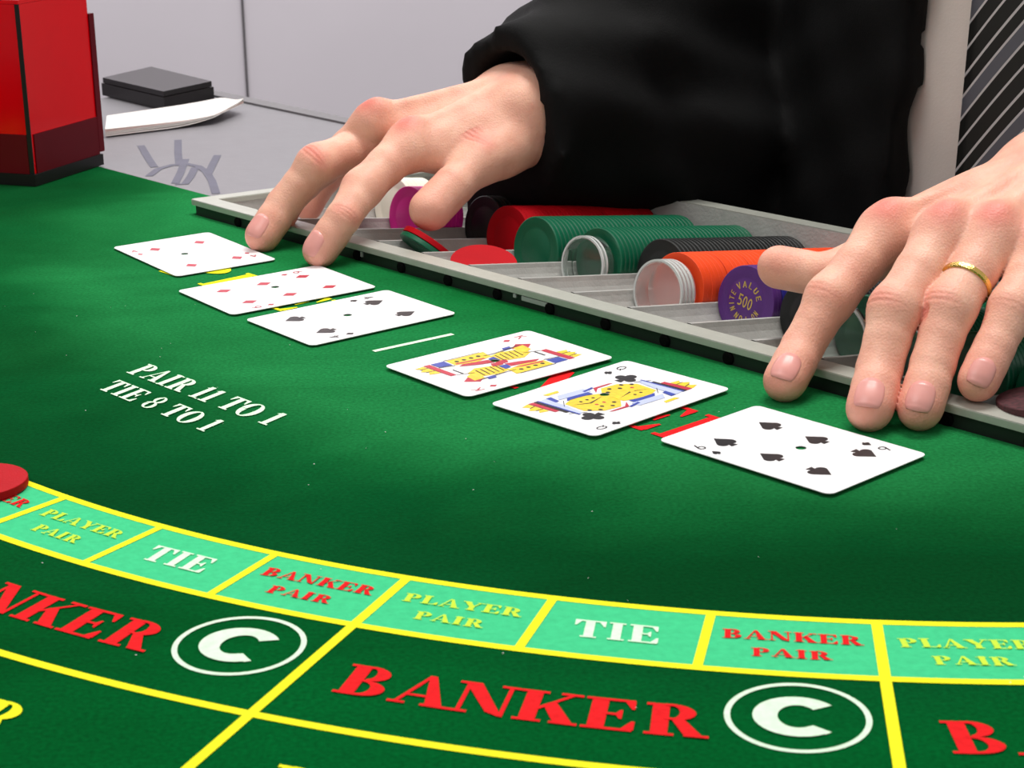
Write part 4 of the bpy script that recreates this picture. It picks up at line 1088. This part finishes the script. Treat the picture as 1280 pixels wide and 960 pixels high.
# dealer's right hand (left in the picture)
Lw = np.array([0.0060, 1.1364, 0.0750])
L_i = chain(at(399, 314, 0.0085), [(429, 272, .0225, 1), (453, 236, .026, 1), (511, 180, .046, 1)])
L_m = chain(at(327, 295, 0.0085), [(354, 256, .0235, 1), (396, 206, .030, 1), (473, 176, .048, 1)])
L_r = [np.array(at_y(352, 272, 1.098)), np.array(at_y(361, 253, 1.105)), np.array(at_y(404, 210, 1.118)), np.array([-0.0820, 1.1150, 0.0680])]
L_p = [np.array(at_y(385, 262, 1.150)), np.array(at_y(392, 247, 1.152)), np.array(at_y(425, 206, 1.150)), np.array([-0.0740, 1.1380, 0.0600])]
Lt = chain(Lw + np.array([0.002, -0.020, -0.020]), [(602, 200, .036, -1), (566, 233, .029, -1), (538, 262, .0215, -1)])
HL = dict(fingers=[(*L_i, (0.0095, 0.0102, 0.0113, 0.0130)), (*L_m, (0.0097, 0.0104, 0.0117, 0.0131)), (*L_r, (0.0080, 0.0086, 0.0096, 0.0114)), (*L_p, (0.0072, 0.0078, 0.0086, 0.0105))],
          thumb=(Lt[3], Lt[2], Lt[1], Lt[0], (0.0116, 0.0116, 0.0130, 0.015)), wrist=Lw, fore=np.array([0.075, 1.190, 0.078]), dors=(-0.1, -0.25, 1.0),
          extra=[(at_y(519, 191, 1.088), at_y(566, 186, 1.104), 0.0085, 0.0120)],
          lo=(-0.185, 1.005, -0.006), hi=(0.115, 1.235, 0.125))
# dealer's left hand (right in the picture), with the ring
R_i = chain(at(980, 477, 0.0085), [(1003, 434, .0225, 1), (1038, 373, .027, 1), (1108, 292, .046, 1)])
R_m = chain(at(1086, 512, 0.0088), [(1099, 462, .023, 1), (1119, 387, .029, 1), (1180, 296, .049, 1)])
R_r = chain(at(1149, 512, 0.0088), [(1166, 456, .023, 1), (1188, 385, .028, 1), (1242, 298, .046, 1)])
R_p = chain(at(1222, 478, 0.0185), [(1243, 434, .019, 1), (1266, 385, .021, 1), (1304, 312, .037, 1)])
Rw = chain(R_m[3], [(1340, 222, .084, 1)])[1]
Rt = chain(Rw + np.array([-0.022, -0.004, -0.012]), [(1110, 312, .048, -1), (1030, 344, .033, -1), (974, 334, .024, 1)])
HR = dict(fingers=[(*R_i, (0.0090, 0.0096, 0.0107, 0.0131)), (*R_m, (0.0093, 0.0099, 0.0109, 0.0131)), (*R_r, (0.0089, 0.0096, 0.0106, 0.0127)), (*R_p, (0.0081, 0.0087, 0.0096, 0.0116))],
          thumb=(Rt[3], Rt[2], Rt[1], Rt[0], (0.0096, 0.0100, 0.0118, 0.015)), wrist=Rw, fore=Rw + np.array([0.075, 0.035, 0.012]), dors=(-0.15, -0.35, 1.0),
          lo=(0.085, 0.715, -0.006), hi=(0.37, 0.945, 0.150))
print('thumbs', [q.round(3) for q in Lt], [q.round(3) for q in Rt], 'Rw', Rw.round(3), 'mcp', L_m[3].round(3), R_m[3].round(3))

bodyV = []; bodyF = []; bodyR = []; off = 0
VOX = 0.0009
samplers = []
for hd in (HL, HR):
    G = Grid(hd['lo'], hd['hi'], VOX)
    Fd = build_hand(G, hd['fingers'], hd['thumb'], hd['wrist'], hd['fore'], hd['dors'], hd.get('extra', ()))
    P, Q = surface_nets(Fd, G.lo, G.h)
    N = vnormals(P, Q)
    if (N @ np.array(unit(hd['dors'])))[np.argmax(P[:, 2])] < 0: Q = Q[:, ::-1]; N = -N
    disp, red = joint_details(P, N, hd['fingers'], hd['thumb'], hd['dors'])
    P = P + N * disp[:, None]
    hd['G'] = G; hd['F'] = Fd
    bodyV.append(P); bodyF.append(Q + off); bodyR.append(red); off += len(P)

# coarse rest of the body: forearms, upper arms, chest and neck (inside the clothes)
S0 = 0.385
sh_r = tr(S0 - 0.185, 0.42, 0.43); sh_l = tr(S0 + 0.185, 0.42, 0.43)
el_r = tr(0.165, 0.375, 0.150); el_l = tr(0.66, 0.38, 0.190)
Gb = Grid((-0.05, 0.80, -0.30), (0.75, 1.55, 0.60), 0.008)
Fb = np.full(Gb.n, 0.2, dtype=np.float32)
def bcone(Fd, G, a_, b_, r1, r2, k=0.02, flat=None): 
    sl_ = G.box(np.array(a_), np.array(b_), max(r1, r2) + k + 4 * G.h + 0.02)
    X, Y, Z = G.pts(sl_); Fd[sl_] = smin(Fd[sl_], cone_d(X, Y, Z, a_, b_, r1, r2, flat).astype(np.float32), k)
for hd, el, sh in ((HL, el_r, sh_r), (HR, el_l, sh_l)):
    bcone(Fb, Gb, hd['fore'] * 0.9 + hd['wrist'] * 0.1, el, 0.026, 0.042); bcone(Fb, Gb, el, sh, 0.042, 0.055)
tb3 = np.array([TB[0], TB[1], 0])
bcone(Fb, Gb, tr(S0, 0.415, -0.22), tr(S0, 0.415, 0.36), 0.155, 0.165, 0.04, (tb3, 1.5))
bcone(Fb, Gb, sh_r * 0.9 + sh_l * 0.1, sh_l * 0.9 + sh_r * 0.1, 0.06, 0.06, 0.05)
bcone(Fb, Gb, tr(S0, 0.40, 0.40), tr(S0, 0.395, 0.56), 0.06, 0.055, 0.04)
P, Q = surface_nets(Fb, Gb.lo, Gb.h); N = vnormals(P, Q)
if N[np.argmax(P[:, 2])][2] < 0: Q = Q[:, ::-1]
bodyV.append(P); bodyF.append(Q + off); bodyR.append(np.zeros(len(P)))
BV = np.concatenate(bodyV); BF = np.concatenate(bodyF); BR = np.concatenate(bodyR)
def np_mesh(name, V, Q, m, parent=None):
    me = bpy.data.meshes.new(name); me.vertices.add(len(V)); me.vertices.foreach_set('co', V.astype(np.float32).ravel())
    me.loops.add(Q.size); me.loops.foreach_set('vertex_index', Q.astype(np.int32).ravel())
    me.polygons.add(len(Q)); me.polygons.foreach_set('loop_start', np.arange(0, Q.size, Q.shape[1], dtype=np.int32))
    me.update(calc_edges=True); me.validate()
    return link_mesh(name, me, m, parent, True)
person = np_mesh('person', BV, BF, 'skin')
a_ = person.data.attributes.new('redness', 'FLOAT', 'POINT'); a_.data.foreach_set('value', BR.astype(np.float32))
tag(person, 'dealer in a black suit and striped tie pressing both hands on the table edge', 'person')

# fingernails: small curved plates pressed onto the finger surface
def sample(hd, p):
    G = hd['G']; q = (np.array(p) - G.lo) / G.h; i = np.floor(q).astype(int); f = q - i
    i = np.clip(i, 0, G.n - 2); v = 0
    for dx in (0, 1):
        for dy in (0, 1):
            for dz in (0, 1):
                v += hd['F'][i[0] + dx, i[1] + dy, i[2] + dz] * (f[0] if dx else 1 - f[0]) * (f[1] if dy else 1 - f[1]) * (f[2] if dz else 1 - f[2])
    return v
def nail(hd, t_, d_, p_, r, L_=0.0125, W_=0.0118, dors=None, fwd=0.0045, turn=0.0):
    ax = unit(t_ - d_)
    up = (d_ - (t_ + p_) / 2) if dors is None else np.array(dors, float)
    up = up - ax * (up @ ax); up = unit(up)
    sd = np.cross(ax, up)
    up = unit(up * math.cos(turn) + sd * math.sin(turn)); sd = np.cross(ax, up)
    n1, n2 = 12, 13
    top = []
    for i in range(n1 + 1):
        u_ = i / n1
        wv = W_ / 2 * (0.86 + 0.14 * math.sin(PI * min(u_ * 1.25, 1) * 0.5)) * (1 if u_ > 0.12 else 0.82 + 1.5 * u_) * (1 if u_ < 0.9 else 1 - (u_ - 0.9) * 1.3)
        for j in range(n2 + 1):
            v_ = (j / n2 - 0.5) * 2
            xx = fwd - L_ + L_ * u_ + (0.0012 * (1 - v_ * v_) if u_ > 0.95 else 0) - (0.0014 * (1 - v_ * v_) if u_ < 0.05 else 0)
            ang = v_ * wv / (r * 0.95)
            dr = unit(up * math.cos(ang) + sd * math.sin(ang))
            o_ = t_ + ax * xx
            # march inwards to the skin
            a0, a1 = 0.2 * r, 1.12 * r
            for _ in range(18):
                m_ = (a0 + a1) / 2
                if sample(hd, o_ + dr * m_) < 0: a0 = m_
                else: a1 = m_
            rr = a1 if xx < 0.002 else max(a1, math.sqrt(max(0, (r * 0.97) ** 2 - (xx * 0.62) ** 2)))
            top.append(o_ + dr * (rr + 0.00032 - 0.00032 * (v_ ** 6)))
    top = np.array(top); c_ = top.mean(0)
    bot = top - up * 0.0007
    n = n2 + 1
    F1 = [(i * n + j, i * n + j + 1, (i + 1) * n + j + 1, (i + 1) * n + j) for i in range(n1) for j in range(n2)]
    N = len(top)
    F2 = [tuple(x + N for x in f[::-1]) for f in F1]
    rimv = [i * n for i in range(n1 + 1)] + [n1 * n + j for j in range(1, n2 + 1)] + [i * n + n2 for i in range(n1 - 1, -1, -1)] + [j for j in range(n2 - 1, 0, -1)]
    F3 = [(rimv[k], rimv[(k + 1) % len(rimv)], rimv[(k + 1) % len(rimv)] + N, rimv[k] + N) for k in range(len(rimv))]
    o = pyobj('fingernail', list(top) + list(bot), F1 + F2 + F3, 'nail', person, True)
    return o
for hd, tips in ((HL, (0, 1)), (HR, (0, 1, 2, 3))):
    for i in tips:
        f = hd['fingers'][i]; r = f[4][0]
        nd = unit(f[2] - (f[1] + f[3]) / 2)
        nd = unit(nd * 0.5 + np.array((0.0, -0.75, 0.75))) if hd is HR else unit(nd * 0.9 + np.array((-0.1, -0.35, 0.5)))
        nail(hd, f[0], f[1], f[2], r, L_=r * 1.3, W_=r * 1.30, dors=nd)
t_ = HR['thumb']; 
# wedding ring on the ring finger
rf = HR['fingers'][2]; pr_, mc_ = rf[2], rf[3]
c_ = pr_ + (mc_ - pr_) * 0.34; axr = unit(mc_ - pr_)
rad = 0
for a_ in np.linspace(0, 2 * PI, 24, endpoint=False):
    e1 = unit(np.cross(axr, (0, 0, 1))); e2 = np.cross(axr, e1); d = e1 * math.cos(a_) + e2 * math.sin(a_)
    x0, x1 = 0.004, 0.016
    for _ in range(14):
        m_ = (x0 + x1) / 2
        if sample(HR, c_ + d * m_) < 0: x0 = m_
        else: x1 = m_
    rad = max(rad, x1) if x1 < 0.0125 else rad
rad = min(max(rad, 0.0100), 0.0112)
rm = lathe_mesh('wedding_ring', [(rad - 0.0004, -0.0015), (rad + 0.0003, -0.0016), (rad + 0.0009, -0.0011), (rad + 0.0010, 0), (rad + 0.0009, 0.0011), (rad + 0.0003, 0.0016), (rad - 0.0004, 0.0015), (rad - 0.0004, -0.0015)], 'gold', 64)
ro_ = bpy.data.objects.new('wedding_ring', rm); COL.objects.link(ro_); ro_.parent = person; ro_.matrix_world = axis_matrix(c_, axr, 0, (0, 0, 1)); ro_['label'] = 'plain gold ring on the ring finger'

# ------------------------------------------------------------------ clothes
Gc = Grid((-0.13, 0.76, -0.34), (0.80, 1.58, 0.50), 0.0065)
def new_c(): return np.full(Gc.n, 0.2, dtype=np.float32)
allsl = tuple(slice(0, n_) for n_ in Gc.n)
X, Y, Z = Gc.pts(allsl)
Ss = (X - TO[0]) * TA[0] + (Y - TO[1]) * TA[1]; Tt = (X - TO[0]) * TB[0] + (Y - TO[1]) * TB[1]
def cc(Fd, a_, b_, r1, r2, k=0.02, flat=None): bcone(Fd, Gc, a_, b_, r1, r2, k, flat)
# shirt: torso a little larger than the body
shf = new_c(); cc(shf, tr(S0, 0.415, -0.26), tr(S0, 0.415, 0.38), 0.175, 0.180, 0.03, (tb3, 1.45)); cc(shf, tr(S0, 0.40, 0.40), tr(S0, 0.40, 0.46), 0.075, 0.066, 0.04)
shf = shf + 0.0012 * np.sin(Z * 45 + Ss * 20).astype(np.float32)
P, Q = surface_nets(np.maximum(shf, (Z - 0.47).astype(np.float32)), Gc.lo, Gc.h); N = vnormals(P, Q)
if N[np.argmax(P[:, 2])][2] < 0: Q = Q[:, ::-1]
np_mesh('shirt', P, Q, 'shirt', person)
# jacket: torso, sleeves, front opening
jk = new_c(); cc(jk, tr(S0 - 0.02, 0.430, -0.30), tr(S0, 0.415, 0.37), 0.265, 0.205, 0.03, (tb3, 1.52))
cc(jk, tr(S0 - 0.05, 0.40, 0.40), sh_r + np.array([0, 0, 0.0]), 0.075, 0.080, 0.06); cc(jk, tr(S0 + 0.05, 0.40, 0.40), sh_l, 0.075, 0.080, 0.06)
# opening: a wedge down the front, wider below
half = 0.040 + 0.16 * np.clip(0.16 - Z, 0, 0.5) 
cut = np.maximum(np.abs(Ss - (0.404 + 0.06 * (0.1 - Z))) - half, Tt - 0.36).astype(np.float32)
jk = np.maximum(jk, -cut)
jk = np.maximum(jk, -(shf - 0.003))
slv = new_c()
cuff_r = HL['wrist'] * 1.10 - HL['fore'] * 0.10
cuff_l = HR['wrist'] * 0.45 + HR['fore'] * 0.55
for cuf, el, sh, drop in ((cuff_r, el_r, sh_r, 0.006), (cuff_l, el_l, sh_l, 0.0)):
    cc(slv, cuf + np.array([0, 0, -drop]) - unit(el - cuf) * 0.02, el, 0.046, 0.070, 0.02); cc(slv, el, sh, 0.068, 0.085, 0.03)
# drape under the viewer-left sleeve, hanging onto the chips
cc(slv, cuff_r + np.array([0.004, -0.002, -0.026]), tr(0.20, 0.27, 0.04), 0.030, 0.055, 0.03)
cc(slv, cuff_r + np.array([0.006, 0.0, -0.030]), at_y(604, 243, 1.165), 0.022, 0.016, 0.02)
cc(slv, tr(0.17, 0.25, 0.06), tr(0.19, 0.34, -0.05), 0.05, 0.07, 0.03)
fold = (0.0030 * np.sin(Ss * 95 + Z * 70 + 3 * np.sin(Tt * 30)) + 0.0022 * np.sin(Z * 130 - Ss * 60 + Tt * 50)).astype(np.float32)
slv = slv + fold
# open cuffs
for hd, cuf in ((HL, cuff_r), (HR, cuff_l)):
    ax = unit(hd['fore'] - hd['wrist'])
    plane = ((X - cuf[0]) * ax[0] + (Y - cuf[1]) * ax[1] + (Z - cuf[2]) * ax[2] - 0.0)
    loc_ = np.sqrt((X - cuf[0]) ** 2 + (Y - cuf[1]) ** 2 + (Z - cuf[2]) ** 2) - 0.11
    slv = np.maximum(slv, -np.maximum(plane, loc_).astype(np.float32))
    hol = cone_d(X, Y, Z, cuf - ax * 0.04, cuf + ax * 0.012, 0.038, 0.032).astype(np.float32)
    slv = np.maximum(slv, -hol)
jk = smin(jk + fold * 0.6, slv, 0.012)
jk = np.maximum(jk, -((Z + 0.335).astype(np.float32)) * 1.0 - 0.0)
P, Q = surface_nets(jk, Gc.lo, Gc.h); N = vnormals(P, Q)
if N[np.argmax(P[:, 2])][2] < 0: Q = Q[:, ::-1]
np_mesh('jacket', P, Q, 'suit', person)
# tie: a curved strip on the shirt front
def tie():
    V = []; st = []
    nz, nw = 60, 12
    for i in range(nz + 1):
        z = 0.40 - i * 0.0085
        wd = 0.022 + 0.024 * min(1, i / 45)
        scn = 0.430 + 0.05 * (0.1 - z) * 0.4
        for j in range(nw + 1):
            v_ = (j / nw - 0.5) * 2
            s_ = scn + v_ * wd
            # march to the shirt front
            best = None
            rx = 0.180; dx = (s_ - S0); 
            t = 0.415 - math.sqrt(max(0.0, (rx * rx - dx * dx))) / 1.45 - 0.006 - 0.0035 * (1 - v_ * v_)
            V.append(tr(s_, t, z)); st.append((z - 1.2 * v_ * wd + 0.5393) / 0.052)
    n = nw + 1
    F1 = [(i * n + j, (i + 1) * n + j, (i + 1) * n + j + 1, i * n + j + 1) for i in range(nz) for j in range(nw)]
    N = len(V); V2 = [np.array(v) + tb3 * 0.003 for v in V]; F2 = [tuple(x + N for x in f[::-1]) for f in F1]
    F3 = [(i * n, i * n + N, (i + 1) * n + N, (i + 1) * n) for i in range(nz)] + [(i * n + nw, (i + 1) * n + nw, (i + 1) * n + nw + N, i * n + nw + N) for i in range(nz)]
    o = pyobj('necktie', list(V) + V2, F1 + F2 + F3, 'tie_silk', person, True)
    at_ = o.data.attributes.new('stripe', 'FLOAT', 'POINT')
    # stripes as a continuous coordinate would wrap inside a face, so store it per corner-free dense vertex
    at_.data.foreach_set('value', np.array(st + st, dtype=np.float32))
    return o
tie()
